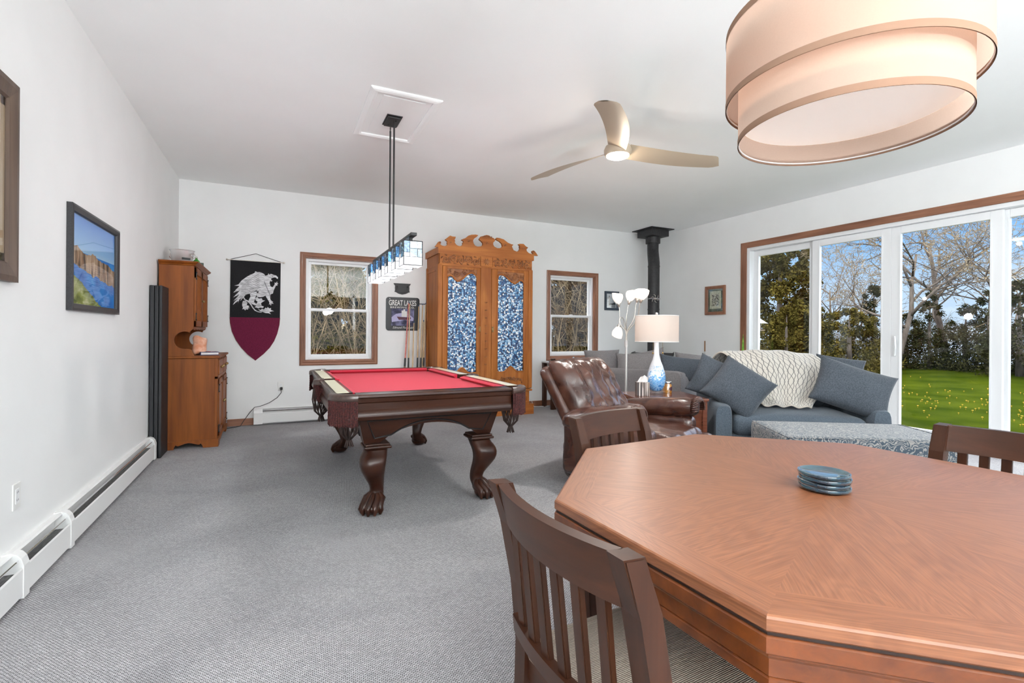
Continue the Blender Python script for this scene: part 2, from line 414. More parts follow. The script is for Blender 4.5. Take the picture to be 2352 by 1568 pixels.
for k in range(4):
    g0, g1 = glassY[k]; p0, p1 = panelY[k]; xx = XR + (.095 if k in (0, 3) else .045)
    s = MB()
    s.box((xx, p0, .03), (xx + .042, g0, DZ - .047), .004); s.box((xx, g1, .03), (xx + .042, p1, DZ - .047), .004)
    s.box((xx, g0, .03), (xx + .042, g1, .17), .004); s.box((xx, g0, DZ - .13), (xx + .042, g1, DZ - .047), .004)
    # raised glazing bead
    b = .012
    for q in (((xx - .006, g0 - b, .17 - b), (xx, g0, DZ - .13 + b)), ((xx - .006, g1, .17 - b), (xx, g1 + b, DZ - .13 + b))): s.box(*q)
    so = s.done('door_panel', M_white, do, M=LD)
    MB().box((xx + .018, g0, .17), (xx + .024, g1, DZ - .13)).done('pane', M_glass, so, M=LD)
    if k == 2:
        h = MB(); pts = [(xx - .005 - .045 * math.sin(t * PI), 3.155 - .03 * math.sin(t * PI) , .97 + .22 * t) for t in [i / 12 for i in range(13)]]
        h.tube(pts, .009, 8); h.box((xx - .008, 3.14, .955), (xx, 3.175, 1.205), .004)
        h.done('door_handle', M_white, so, M=LD)
        MB().box((xx - .006, 3.11, 1.03), (xx, 3.118, 1.14), .001).done('door_latch', M_plate, so, M=LD)

# baseboards
bb = lambda a, b, nm, mt: MB().box(a, b, .004).struct(nm, mt)
o = MB().box((XL + .52, YB - .014, 0), (-.26, YB, .088), .004).box((2.2, YB - .014, 0), (XR, YB, .088), .004).struct('baseboard_back', M_trimX)
MB().box((XL, YF, 0), (XL + .014, -.6, .088), .004).box((XL, 5.5, 0), (XL + .014, 7.03, .088), .004).struct('baseboard_left', M_trimY)
MB().box((XR - .014, D1 + c, 0), (XR, YB - .015, .088), .004).box((XR - .014, YF, 0), (XR, D0 - c, .088), .004).struct('baseboard_right', M_trimY)

# attic hatch plate of the pool light on the ceiling
hx0, hx1, hy0, hy1 = .68, 1.11, 3.77, 4.62
mb = MB(); prof = [(0, 0), (0, -.012), (-.02, -.02), (-.045, -.016), (-.06, -.01), (-.06, 0)]
mb.sweep(prof, [(hx0, hy0, H), (hx0, hy1, H), (hx1, hy1, H), (hx1, hy0, H)], True)
mb.box((hx0 + .05, hy0 + .05, H - .006), (hx1 - .05, hy1 - .05, H))
mb.struct('trim_1', M_ceil)
# ------------------------------------------------------------------ outdoors
GZ = -.22
M_grass = noisy('spring_grass', (.016, .027, .002), (.042, .055, .004), 1.3, .9, spec=0.0, detail=8, bs=.6, bd=.03, bscale=40, lo=.3, hi=.75)
M_litter = noisy('woodland_floor', (.06, .045, .02), (.16, .12, .06), 3, .95, detail=8, bs=.6, bd=.05)
M_bark = noisy('grey_brown_bark', (.065, .05, .04), (.13, .105, .085), 12, .9, bs=.4, bd=.01, sc=(1, 1, .25))
M_twig = noisy('pale_twigs', (.12, .085, .06), (.22, .165, .12), 4, .9)
M_twig2 = noisy('thicket_twigs', (.07, .05, .025), (.22, .16, .085), 3, .9)
M_bud = noisy('spring_buds', (.14, .105, .055), (.26, .195, .11), 3, .9)
def leafmat(name, a, b, s=1.6):
    m = noisy(name, a, b, s, .9, detail=6, lo=.3, hi=.7, spec=.05)
    return m
M_cedar = leafmat('cedar_foliage', (.035, .032, .006), (.11, .085, .018))
M_cedar2 = leafmat('dark_cedar_foliage', (.013, .017, .006), (.046, .044, .016))
M_olive = leafmat('olive_thicket_foliage', (.018, .019, .003), (.085, .070, .010), 1.1)
M_rust = leafmat('russet_thicket_foliage', (.028, .018, .008), (.09, .055, .027), 1.1)
M_water = mat('pale_lake', (.22, .27, .34), .7, spec=0)
M_dand = mat('dandelion_yellow', (.42, .24, .008), .8)

def lawn_fn(u, v):
    x = XR + T + u * 16.6; y = -22 + v * 50
    return (x, y, GZ + .12 * math.sin(x * .35) * math.sin(y * .22) * u - .02 * u + .25 * u * u)
MB().grid(lawn_fn, 40, 50).struct('lawn', M_grass, 4)
def bank_fn(u, v):
    x = 23.0 + u * 14; y = -26 + v * 70
    return (x, y, GZ + .2 - 4.5 * u * u)
MB().grid(bank_fn, 12, 20).struct('ground', M_litter, 4)
def wood_fn(u, v):
    y = YB + T + u * 22; x = -12 + v * 21.5
    return (x, y, GZ + .05 + 1.8 * u * u)
MB().grid(wood_fn, 12, 20).struct('ground', M_litter, 4)
MB().box((32, -200, -5), (380, 260, -4.4)).struct('lake', M_water)

def branchy(mb, p, d, L, r, lvl, rng, tips, maxl=4, gn=.25, up=.15):
    n = 4 if lvl < maxl else 3
    pts = [p]; rad = [r]; q = p; dd = d
    for k in range(n):
        gg = gn * (.45 if lvl == 0 else 1)
        dd = (dd + Vector((rng.gauss(0, gg), rng.gauss(0, gg), rng.gauss(0, gg * .7) + up * .3))).normalized()
        q = q + dd * (L / n); pts.append(q); rad.append(r * (1 - .62 * (k + 1) / n))
    mb.tube(pts, r, 6 if lvl < 2 else (4 if lvl < 3 else 3), radii=rad)
    if lvl >= maxl:
        tips.append((pts[-1], dd)); tips.append((pts[-2], dd)); return
    kids = 7 if lvl == 0 else (rng.randint(3, 4) if lvl == 1 else rng.randint(2, 3))
    for i in range(kids):
        t = (.3 + .7 * (i + rng.random()) / kids) if lvl == 0 else (.2 + .8 * (i + rng.random()) / kids)
        f = min(.999, t) * n; k = int(f); bp = pts[k].lerp(pts[k + 1], f - k); br = rad[k] * .62
        ax = Vector((rng.gauss(0, 1), rng.gauss(0, 1), rng.gauss(0, .35))).normalized()
        nd = (dd * .55 + ax * .8 + Vector((0, 0, up))).normalized()
        branchy(mb, bp, nd, L * rng.uniform(.5, .72), br, lvl + 1, rng, tips, maxl, gn, up)
def bare_tree(seed, h, r=.13, maxl=4, gn=.25, up=.15, name='bare_tree', lab='', grp=None, loc=(0, 0, 0), lean=(0, 0), buds=True):
    rng = random.Random(seed); root = thing(name, lab, 'tree', loc, 0, grp)
    mb = MB(); tips = []
    branchy(mb, Vector((0, 0, -.1)), Vector((lean[0], lean[1], 1)).normalized(), h * .62, r, 0, rng, tips, maxl, gn, up)
    mb.done('trunk', M_bark if r > .06 else M_twig, root, 4)
    tw = MB()
    for p, d in tips:
        for k in range(2):
            nd = (d + Vector((rng.gauss(0, .6), rng.gauss(0, .6), rng.gauss(0, .4)))).normalized()
            e_ = p + nd * rng.uniform(.15, .42); tw.tube([p, e_], .0055, 3)
            if buds:
                for j in range(3):
                    c = p.lerp(e_, rng.random()); s = rng.uniform(.008, .018)
                    a = Vector((rng.gauss(0, 1), rng.gauss(0, 1), rng.gauss(0, 1))).normalized(); b = a.orthogonal().normalized()
                    tw.quad(c - a * s - b * s, c + a * s - b * s, c + a * s + b * s, c - a * s + b * s)
    tw.done('twigs', M_bud, root)
    return root
def conifer(seed, h, w, m, lab, loc, n=5000, leaf=.07, grp=None, name='cedar_tree', fat=.75, low=.02, cat='tree', hole=.0):
    rng = random.Random(seed); root = thing(name, lab, cat, loc, rng.random() * 6, grp)
    MB().tube([(0, 0, -.1), (0.02, 0, h * .5), (0, 0, h * .93)], .05, 6, radii=[.035 * w + .03, .02 * w + .02, .01]).done('trunk', M_bark, root, 4)
    f = MB(); lumps = []
    for i in range(int(30 + h * 14)):
        t = rng.random() ** 1.15; z = h * (low + (1 - low) * t); rr = w * .5 * (1 - t) ** fat * (1.05 if t > .06 else .8)
        a = rng.random() * 2 * PI; q = rng.uniform(.5, 1.0)
        lumps.append((Vector((math.cos(a) * rr * q, math.sin(a) * rr * q, z)), max(.12, w * .13 * (1.25 - t))))
    for i in range(n):
        c, R = lumps[rng.randrange(len(lumps))]
        d = Vector((rng.gauss(0, 1), rng.gauss(0, 1), rng.gauss(0, 1.15))).normalized() * R * rng.random() ** .45
        p = c + d; s = leaf * rng.uniform(.5, 1.3)
        a = (Vector((p.x, p.y, 0)).normalized() * .6 + Vector((rng.gauss(0, .5), rng.gauss(0, .5), rng.gauss(.1, .6)))).normalized()
        b = a.cross(Vector((rng.gauss(0, 1), rng.gauss(0, 1), rng.gauss(0, 1)))).normalized()
        f.quad(p - b * s * .35, p + a * s, p + b * s * .35, p - a * s * .4)
    f.done('foliage', m, root)
    return root
def thicket(seed, w, d, h, m, lab, loc, n=6000, stems=60, leaf=.05, grp=None, name='thicket'):
    rng = random.Random(seed); root = thing(name, lab, 'shrub', loc, 0, grp)
    s = MB()
    for i in range(stems):
        p = Vector((rng.uniform(-w / 2, w / 2), rng.uniform(-d / 2, d / 2), -.05)); dd = Vector((rng.gauss(0, .35), rng.gauss(0, .2), 1)).normalized()
        L = h * rng.uniform(.6, 1.1); pts = [p]
        for k in range(6):
            dd = (dd + Vector((rng.gauss(0, .18), rng.gauss(0, .12), rng.gauss(0, .08)))).normalized(); p = p + dd * L / 6; pts.append(p)
            for j in range(2):
                sd = (dd + Vector((rng.gauss(0, .8), rng.gauss(0, .6), rng.gauss(0, .4)))).normalized()
                q1 = p + sd * rng.uniform(.15, .4); q2 = q1 + (sd + Vector((rng.gauss(0, .4), 0, -.25))).normalized() * rng.uniform(.1, .35)
                s.tube([p, q1, q2], .004, 3, radii=[.006, .004, .002])
        r0 = rng.uniform(.006, .018); s.tube(pts, .01, 4, radii=[r0 * (1 - .8 * k / 6) for k in range(7)])
    s.done('stems', M_twig2, root)
    f = MB(); lumps = [(Vector((rng.uniform(-w / 2, w / 2), rng.uniform(-d / 2, d / 2) + d * .25, rng.uniform(0, h))), rng.uniform(.2, .5)) for i in range(int(w * h * 6))]
    for i in range(n):
        c, R = lumps[rng.randrange(len(lumps))]
        p = c + Vector((rng.gauss(0, 1), rng.gauss(0, 1), rng.gauss(0, 1))).normalized() * R * rng.random() ** .4; sz = leaf * rng.uniform(.5, 1.4)
        a = Vector((rng.gauss(0, 1), rng.gauss(0, .6), rng.gauss(.3, 1))).normalized(); b = a.orthogonal().normalized()
        f.quad(p - b * sz * .35, p + a * sz, p + b * sz * .35, p - a * sz * .4)
    f.done('foliage', m, root)
    return root

# at: place on the tree line from (x distance from house wall line, y)
conifer(3, 5.6, 4.2, M_cedar, 'tall broad olive cedar seen through the leftmost patio pane', (19.5, 13.9, 0), 30000, .12, fat=.38)
conifer(4, 2.3, 1.5, M_cedar, 'small pointed cedar standing in front of the broad olive cedar', (16.5, 11.5, -.1), 9000, .06, fat=.6)
conifer(5, 2.15, 2.5, M_cedar, 'low rounded evergreen bush behind the second patio pane from the left', (18.2, 10.34, -.1), 14000, .065, name='evergreen_bush', cat='shrub', fat=.3)
conifer(6, 3.0, 2.2, M_cedar2, 'dark cedar partly hidden by the wide middle door stile', (20.0, 10.5, 0), 7000, .07, fat=.6)
conifer(7, 2.7, 1.6, M_cedar2, 'slim dark cedar left of the big bare trunk', (21.0, 9.2, 0), 5500, .06, fat=.7)
conifer(8, 2.0, 2.2, M_cedar2, 'dark cedar next to the middle door stile, left of the slim one', (21.5, 10.15, 0), 5500, .06, fat=.6)
conifer(9, 2.2, 1.9, M_cedar2, 'dark cedar just right of the big bare trunk', (21.4, 8.35, 0), 6000, .06, fat=.55)
conifer(10, 2.7, 1.9, M_cedar2, 'dark cedar close to the right door stile', (21.0, 7.6, 0), 6500, .06, fat=.55)
conifer(11, 2.8, 2.2, M_cedar2, 'dark cedar seen through the rightmost patio pane', (20.2, 6.6, 0), 7500, .07, fat=.5)
conifer(12, 3.1, 2.4, M_cedar2, 'dark cedar at the very right edge of the photo, in the rightmost patio pane', (20.0, 4.9, 0), 6000, .07, fat=.5)
bare_tree(21, 7.6, .13, 5, .24, .12, lab='largest bare tree, its thick trunk rising right of the middle door stile', loc=(21.5, 8.88, .05), lean=(0, .03))
bare_tree(31, 7.0, .11, 5, .3, .05, lab='spreading bare tree whose crooked limbs reach in from the middle stile', loc=(19.4, 9.5, .05), lean=(.05, -.15))
bare_tree(22, 5.2, .06, 4, .18, .3, lab='slender bare tree just right of the broad olive cedar, in the second patio pane', loc=(22.5, 13.7, .1))
bare_tree(23, 5.2, .06, 4, .2, .3, lab='thin multi-branched bare tree just left of the wide middle door stile', loc=(22.0, 12.5, .1))
bare_tree(24, 6.0, .07, 4, .24, .2, lab='bare tree just left of the right door stile', loc=(22.0, 8.0, .1))
bare_tree(25, 6.2, .08, 4, .24, .2, lab='bare tree rising above the cedar of the rightmost patio pane', loc=(22.5, 7.2, .1))
rng = random.Random(99)
for i in range(9):
    y = 4.2 + i * 1.3
    thicket(40 + i, 1.7, 1.0, 1.5 + .3 * (i % 3), M_rust if i % 3 == 0 else M_cedar2, 'low scrub along the far edge of the lawn, between the trees', (23.0 + .3 * (i % 2), y, .05), 1800, 34, .05, grp='scrub at the edge of the lawn', name='scrub')
# a birdhouse post by the left cedar
t = thing('bird_feeder', 'small roofed bird feeder on a post outside the leftmost patio pane', 'bird feeder', (13.0, 10.12, GZ + .30))
MB().cyl((0, 0, .44), .03, 1.6, 10).done('post', M_bark, t)
MB().box((-.22, -.22, 1.24), (.22, .22, 1.27)).box((-.14, -.14, 1.27), (.14, .14, 1.46)).done('tray', M_twig, t)
MB().prism([(-.3, 1.46), (.3, 1.46), (0, 1.58)], .5, XZ @ Tr(0, 0, -.25)).done('roof', M_plate, t)
# dandelions
fl = MB(); fl.sph((0, 0, .07), .03, (1, 1, .45), 8); fl.tube([(0, 0, -.02), (0, 0, .065)], .004, 4)
d0 = fl.done('dandelion', M_dand); tag(d0, 'yellow dandelion blooming in the lawn', 'flower', 'dandelions on the lawn')
first = True
for i in range(290):
    x = rng.uniform(10.3, 16.5) if i % 4 else rng.uniform(8.6, 20); y = rng.uniform(2.0, 7.6) * x / 13
    if rng.random() < .5: x = min(19, max(9, rng.gauss(13.2, 1.5)))
    u = (x - XR - T) / 16.6
    z = GZ + .12 * math.sin(x * .35) * math.sin(y * .22) * u - .02 * u + .25 * u * u
    o = d0 if first else d0.copy()
    if not first: COL.objects.link(o)
    first = False
    o.location = (x, y, z); s = rng.uniform(.35, .62); o.scale = (s, s, s)
# woodland behind the back windows
specs = [(1.3, 10.6, M_olive, 'olive brush and tangled twigs seen through the left back window'), (7.6, 10.4, M_rust, 'russet brush and tangled twigs seen through the right back window')]
for i, (x, y, mm, lab) in enumerate(specs):
    thicket(60 + i, 2.6, 1.5, 3.6, mm, lab, (x, y, 0), 14000 if i < 2 else 2500, 110 if i < 2 else 40, .055)
for i, (x, y, mm, w, lab) in enumerate([(.2, 12.6, M_cedar, 2.6, 'cedar behind the brush at the left edge of the left back window'), (1.9, 12.8, M_cedar, 2.8, 'cedar behind the brush in the middle of the left back window'),
                                   (3.6, 12.9, M_cedar2, 2.8, 'cedar behind the brush at the right edge of the left back window'), (7.0, 12.6, M_rust, 2.8, 'brownish cedar behind the brush at the left of the right back window'), (9.0, 12.6, M_rust, 3.0, 'brownish cedar behind the brush at the right of the right back window')]):
    conifer(80 + i, 5.4, w, mm, lab, (x, y, .05), 22000, .14, fat=.2)
# ================================================================== dining table
M_oakU = mat('table_oak_veneer', (.30, .12, .055), .42, coat=.3); M_oakU.node_tree.nodes['Principled BSDF'].inputs['Coat Roughness'].default_value = .3; m = M_oakU
def uvwood(m, dark, light_, sx=3.5, sy=230, cathedral=True, bs=.10):
    v = coords(m, 'UV', (sx, sy, 1))
    n = N(m, 'TexNoise', Scale=1.0, Detail=7, Roughness=.7, Distortion=.4); LK(m, v, n.inputs[0])
    v2 = coords(m, 'UV', (1.5, 7, 1))
    w = N(m, 'TexNoise', Scale=1.5, Detail=2, Distortion=1.2); LK(m, v2, w.inputs[0])
    rg = N(m, 'Math', _operation='MULTIPLY'); rg.inputs[1].default_value = 60; LK(m, w.outputs[0], rg.inputs[0])
    sn = N(m, 'Math', _operation='SINE'); LK(m, rg.outputs[0], sn.inputs[0])
    sm = N(m, 'Math', _operation='MULTIPLY_ADD'); sm.inputs[1].default_value = .06; LK(m, sn.outputs[0], sm.inputs[0]); LK(m, n.outputs[0], sm.inputs[2])
    r = ramp(m, sm.outputs[0], ((.33, dark), (.5, tuple((a + b) * .5 for a, b in zip(dark, light_))), (.66, light_)))
    LK(m, r.outputs[0], m.node_tree.nodes['Principled BSDF'].inputs['Base Color'])
    bump(m, n.outputs[0], bs, .0015)
uvwood(m, (.15, .050, .020), (.265, .100, .043))
M_tblX = wood('table_apron_wood', (.07, .016, .003), (.18, .046, .009), 'X', 1, .3, .3)
M_chair = wood('dark_cherry_chair_wood', (.024, .0075, .003), (.050, .0165, .007), 'Z', 1.2, .4, .0, spec=.3, bs=.04)
M_chairX = wood('dark_cherry_chair_rail', (.027, .0085, .0035), (.058, .019, .008), 'Y', 1.2, .4, .0, spec=.3, bs=.04)
M_seat = noisy('brown_seat_leather', (.06, .025, .015), (.09, .04, .025), 12, .45, bs=.1, bd=.003)

TC = Vector((1.405, .85)); TROT = .049; AP, SD = .725, .30
def octo(ap, sd, n=None):
    return [(-ap, sd), (-sd, ap), (sd, ap), (ap, sd), (ap, -sd), (sd, -ap), (-sd, -ap), (-ap, -sd)][::-1]
t = thing('dining_table', 'octagonal wooden dining table with starburst veneer top and stacked edge', 'table', (TC.x, TC.y, 0), TROT)
top = MB(); ZT = .76
O8 = octo(AP, SD); I8 = octo(AP - .085, SD - .037)
def uvquad(mb, pts, uvs):
    vs = [mb.bm.verts.new(p) for p in pts]; f = mb.bm.faces.new(vs)
    for lp, q in zip(f.loops, uvs): lp[mb.uv].uv = q
for i in range(8):
    a, b = O8[i], O8[(i + 1) % 8]; ia, ib = I8[i], I8[(i + 1) % 8]
    off = i * 3.17
    # border band: grain along the edge; each border drops to a rounded nose
    ea = Vector(a); eb = Vector(b); tn = (eb - ea).normalized(); nn = Vector((tn.y, -tn.x))
    if nn.dot(ea) < 0: nn = -nn
    def uvb(p): q = Vector(p[:2]) - ea; return (q.dot(tn) + off, q.dot(nn) + off)
    sh = lambda q, k: (q[0] * (1 - k / AP), q[1] * (1 - k / AP))
    rings = [(ia, ib, ZT), (sh(a, .006), sh(b, .006), ZT), (sh(a, .0015), sh(b, .0015), ZT - .002), (a, b, ZT - .006), (a, b, ZT - .024), (sh(a, .004), sh(b, .004), ZT - .028)]
    for k in range(len(rings) - 1):
        p, q, z = rings[k]; p2, q2, z2 = rings[k + 1]
        pts = [(p2[0], p2[1], z2), (q2[0], q2[1], z2), (q[0], q[1], z), (p[0], p[1], z)]
        uvquad(top, pts, [(uvb(w_)[0], uvb(w_)[1] + (w_[2] - ZT)) for w_ in pts])
    # wedge: grain radiates from the centre; alternate wedges mirror
    ang = math.atan2(ia[1] + ib[1], ia[0] + ib[0]); cs, sn_ = math.cos(ang), math.sin(ang)
    mid = ((ia[0] + ib[0]) / 2, (ia[1] + ib[1]) / 2)
    pts = [(0, 0, ZT), (ia[0], ia[1], ZT), (ib[0], ib[1], ZT)]
    uvquad(top, pts, [(x * cs + y * sn_ + off, (-x * sn_ + y * cs) + off * .7) for x, y, z in pts])
bmesh.ops.remove_doubles(top.bm, verts=top.bm.verts, dist=1e-5); bmesh.ops.recalc_face_normals(top.bm, faces=top.bm.faces)
top.prism([(x * .96, y * .96) for x, y in O8], .02, z0=ZT - .03)
top.done('tabletop', M_oakU, t)
def oct_ring(mb, prof, sc):
    mb.sweep(prof, [(x * sc, y * sc, 0) for x, y in O8], True)
k_ = AP
groove = MB(); oct_ring(groove, [(-.05, ZT - .035), (-.006, ZT - .035), (-.006, ZT - .026), (-.05, ZT - .026)], 1); groove.done('shadow_gap', mat('dark_gap', (.02, .008, .005), .6), t)
leaf = MB(); oct_ring(leaf, [(-.05, ZT - .064), (-.004, ZT - .064), (0, ZT - .060), (0, ZT - .036), (-.003, ZT - .034), (-.05, ZT - .034)], 1); leaf.prism([(x * .95, y * .95) for x, y in O8], .02, z0=ZT - .06)
leaf.done('lower_leaf', M_tblX, t)
ap_ = MB(); oct_ring(ap_, [(-.055, ZT - .128), (-.018, ZT - .128), (-.018, ZT - .112), (-.022, ZT - .109), (-.018, ZT - .106), (-.018, ZT - .078), (-.014, ZT - .072), (-.014, ZT - .064), (-.055, ZT - .064)], 1)
ap_.done('apron', M_tblX, t)
pd = MB(); pd.prism(octo(.17, .07), .50, z0=.12); pd.prism(octo(.21, .088), .04, z0=.10); pd.prism(octo(.24, .10), .03, z0=.62); pd.box((-.3, -.04, .58), (.3, .04, .64)); pd.box((-.04, -.3, .58), (.04, .3, .64))
pd.done('pedestal', M_chair, t)
for a_ in range(4):
    q = MB().prism([(.12, .10), (.12, .20), (.30, .15), (.56, .085), (.62, .06), (.62, .012), (.56, .012), (.50, .035)], .07, XZ @ Tr(0, 0, -.035), bev=.004)
    q.done('foot', M_chair, t, M=Rz(PI / 4 + a_ * PI / 2))

# ================================================================== dining chairs
def chair():
    t = thing('dining_chair', '', 'chair')
    # faces +X; back at x=0 ; width along Y
    Wd = .215; HT = .852
    def post(y):
        pts = [(.055, .0), (.03, .25), (.035, .45), (.02, .60), (-.01, .75), (-.045, HT)]
        poly = [(x, z) for x, z in pts] + [(x + .046, z - (.004 if k == 0 else 0)) for k, (x, z) in enumerate(pts[::-1])]
        return MB().prism(poly, .046, XZ @ Tr(0, 0, -y - .023), bev=.003)
    for s in (-1, 1): post(s * Wd).done('back_post', M_chair, t)
    def curved(z0, z1, x_, th, bow, nm, m_, dx=0.0):
        def f(u, v):
            y = (u * 2 - 1) * (Wd - .019)
            b = bow * (1 - (y / Wd) ** 2)
            q = [(0, z0), (th, z0), (th, z1), (0, z1), (0, z0)]
            k = v * 4; i = min(3, int(k)); fr = k - i
            X_ = q[i][0] + (q[i + 1][0] - q[i][0]) * fr; Z_ = q[i][1] + (q[i + 1][1] - q[i][1]) * fr
            return (x_ + X_ - b + dx * (Z_ - z0), y, Z_)
        mb = MB().grid(f, 14, 4)
        return mb.done(nm, m_, t, 0.7)
    curved(.752, .850, -.006, .026, .038, 'top_rail', M_chairX, -.26)
    curved(.50, .54, .012, .022, .030, 'lower_rail', M_chairX, -.1)
    for i in range(6):
        y = (i - 2.5) * .060; b0 = .030 * (1 - (y / Wd) ** 2); b1 = .038 * (1 - (y / Wd) ** 2)
        sl = MB(); w_ = .0145
        P0 = (.017 - b0, .53); P1 = (-.001 - b1, .758)
        pr = [P0, (P0[0] + .014, P0[1]), (P1[0] + .014, P1[1]), P1]
        sl.prism(pr, w_ * 2, XZ @ Tr(0, 0, -y - w_), bev=.002); sl.done('slat', M_chair, t)
    MB().box((.035, -.195, .425), (.46, .195, .468), .016).box((.07, -.215, .425), (.455, .215, .462), .014).done('seat', M_rug, t, S35)
    fr = MB()
    for b in (((.06, -.215, .37), (.44, -.193, .43)), ((.06, .193, .37), (.44, .215, .43)), ((.42, -.2, .37), (.442, .2, .43)), ((.045, -.2, .37), (.067, .2, .43))): fr.box(*b, bev=.003)
    fr.done('seat_frame', M_chairX, t)
    for s in (-1, 1): MB().box((.405, s * .205 - .02, 0), (.445, s * .205 + .02, .43), .003).done('front_leg', M_chair, t)
    for s in (-1, 1): MB().box((.06, s * .205 - .009, .17), (.42, s * .205 + .009, .205), .002).done('stretcher', M_chairX, t)
    return t
c1 = chair(); c1['label'] = 'slat-back wooden chair nearest the camera, left of the octagonal table'; c1['category'] = 'chair'; c1['group'] = 'dining chairs around the octagonal table'
def toR(px, py):  # table frame -> world
    return (TC.x + px * math.cos(TROT) - py * math.sin(TROT), TC.y + px * math.sin(TROT) + py * math.cos(TROT))
c1.location = (.512, .835, 0); c1.rotation_euler = (0, 0, .055)
c2 = dup(c1, (1.335, 1.745, 0), -PI / 2 + .24, 'slat-back wooden chair at the far side of the octagonal table, before the leather recliner')
c3 = dup(c1, (2.375, .785, 0), PI + .05, 'slat-back wooden chair on the window side of the octagonal table')

# stack of coasters / plates
M_glaze = noisy('blue_glaze', (.008, .018, .035), (.02, .075, .10), 14, .08, coat=1.0)
pc = []
for k in range(4):
    z = ZT + .0015 + k * .0125
    p = MB(); r0 = .066
    p.lathe([(0, .0), (r0 * .8, .0), (r0 * .98, .004), (r0, .009), (r0 * .985, .0125), (r0 * .93, .0125), (r0 * .86, .008), (r0 * .5, .006), (0, .0055)], 40)
    lab = ['blue glazed plate at the bottom of the stack on the octagonal table', 'second blue glazed plate from the bottom of the stack on the table', 'blue glazed plate just under the topmost one in the stack', 'topmost blue glazed plate of the stack, its hollow face showing'][k]
    o = p.done('plate', M_glaze, None, 1.0); o.location = (1.410 + [.001, -.001, .0015, 0][k], .866 + [0, .001, -.001, .001][k], z)
    tag(o, lab, 'plate', 'blue plates stacked on the dining table')
# ================================================================== soft shapes
def softbox(mb, a, b, r=.05, bulge=(0, 0, 0), n=12, M=None, wr=0.0, seed=0, fs=9):
    t = bmesh.new(); bmesh.ops.create_cube(t, size=2); bmesh.ops.subdivide_edges(t, edges=t.edges[:], cuts=n, use_grid_fill=True)
    c = Vector([(a[i] + b[i]) / 2 for i in range(3)]); h = Vector([abs(b[i] - a[i]) / 2 for i in range(3)]); r = min(r, *[x * .98 for x in h])
    so = Vector((seed * 3.1, seed * 1.7, seed))
    for v in t.verts:
        q = v.co.copy()
        # denser near the edges so the rounding is smooth
        q = Vector([math.copysign(abs(x) ** .75, x) for x in q])
        p = Vector([q[i] * h[i] for i in range(3)]); core = Vector([max(-(h[i] - r), min(h[i] - r, p[i])) for i in range(3)])
        d = p - core
        if d.length > 1e-6: p = core + d.normalized() * r
        for i in range(3):
            if bulge[i]:
                j, k = (i + 1) % 3, (i + 2) % 3
                p[i] += math.copysign(1, q[i]) * (abs(q[i]) ** 2) * bulge[i] * (1 - q[j] ** 2) * (1 - q[k] ** 2)
        if wr:
            dn = p.normalized(); p += dn * wr * noise.noise(p * fs + so)
        v.co = c + p
    return mb._add(t, M)
def pillow(mb, w, h, th, seed=0, M=None, n=26, pinch=.09, wr=.010):
    so = Vector((seed * 7.3, seed * 2.9, 0))
    for s in (-1, 1):
        def f(u, v):
            x, y = u * 2 - 1, v * 2 - 1
            x = math.copysign(abs(x) ** .8, x); y = math.copysign(abs(y) ** .8, y)
            e_ = max(0, (1 - abs(x) ** 2.2)) * max(0, (1 - abs(y) ** 2.2)); z = s * th / 2 * e_ ** .5
            X_ = x * w / 2 * (1 - pinch * (1 - y * y)); Y_ = y * h / 2 * (1 - pinch * (1 - x * x))
            k = noise.noise(Vector((X_ * 9, Y_ * 9, s * 3)) + so) * wr + math.sin((math.atan2(y, x)) * 17 + seed) * wr * .45 * (max(abs(x), abs(y)) ** 4) * (e_ ** .3)
            return (X_, Y_, z + s * k * (e_ ** .35) + (-.02 * (x * x) * (1 if seed % 2 else -1)))
        mb.grid(f, n, n)
        if M is not None:
            pass
    bmesh.ops.remove_doubles(mb.bm, verts=mb.bm.verts, dist=1e-5); bmesh.ops.recalc_face_normals(mb.bm, faces=mb.bm.faces)
    if M is not None: bmesh.ops.transform(mb.bm, matrix=M, verts=mb.bm.verts)
    return mb
def basis(center, right, up):
    r = Vector(right).normalized(); u = Vector(up); u = (u - r * u.dot(r)).normalized(); n = r.cross(u)
    return Matrix(((r.x, u.x, n.x, center[0]), (r.y, u.y, n.y, center[1]), (r.z, u.z, n.z, center[2]), (0, 0, 0, 1)))

# ================================================================== pool table
M_pool = wood('dark_mahogany', (.020, .006, .003), (.048, .015, .007), 'Z', .6, .3, .1, bs=.0, spec=.3)
M_poolX = wood('dark_mahogany_rail', (.022, .0065, .003), (.052, .016, .007), 'X', .6, .3, .1, bs=.0, spec=.3)
M_poolY = wood('dark_mahogany_side_rail', (.022, .0065, .003), (.052, .016, .007), 'Y', .6, .3, .1, bs=.0, spec=.3)
M_felt = noisy('crimson_felt', (.40, .006, .026), (.47, .010, .036), 220, .95, sheen=.05)
M_railsheen = mat('painted_rail_sheen', (.80, .77, .58), .3, coat=.5)
M_pleather = noisy('dark_pocket_leather', (.035, .018, .014), (.06, .03, .022), 60, .3, coat=.6, bs=.1, bd=.001)
M_fringe = noisy('burgundy_fringe', (.020, .004, .004), (.095, .018, .016), 90, .85, bs=.5, bd=.004, sc=(1, 1, 1.6))
M_net = mat('black_net_cord', (.03, .015, .012), .7)
PX0, PX1, PY0, PY1, PZ = .31, 1.64, 3.10, 5.32, .812
PCX, PCY = (PX0 + PX1) / 2, (PY0 + PY1) / 2
pt = thing('pool_table', 'pool table with crimson cloth, dark carved legs and fringed leather pockets', 'pool table', (PCX, PCY, 0))
hx, hy = (PX1 - PX0) / 2, (PY1 - PY0) / 2
g = .14; sg = .075   # corner gap, side pocket half gap
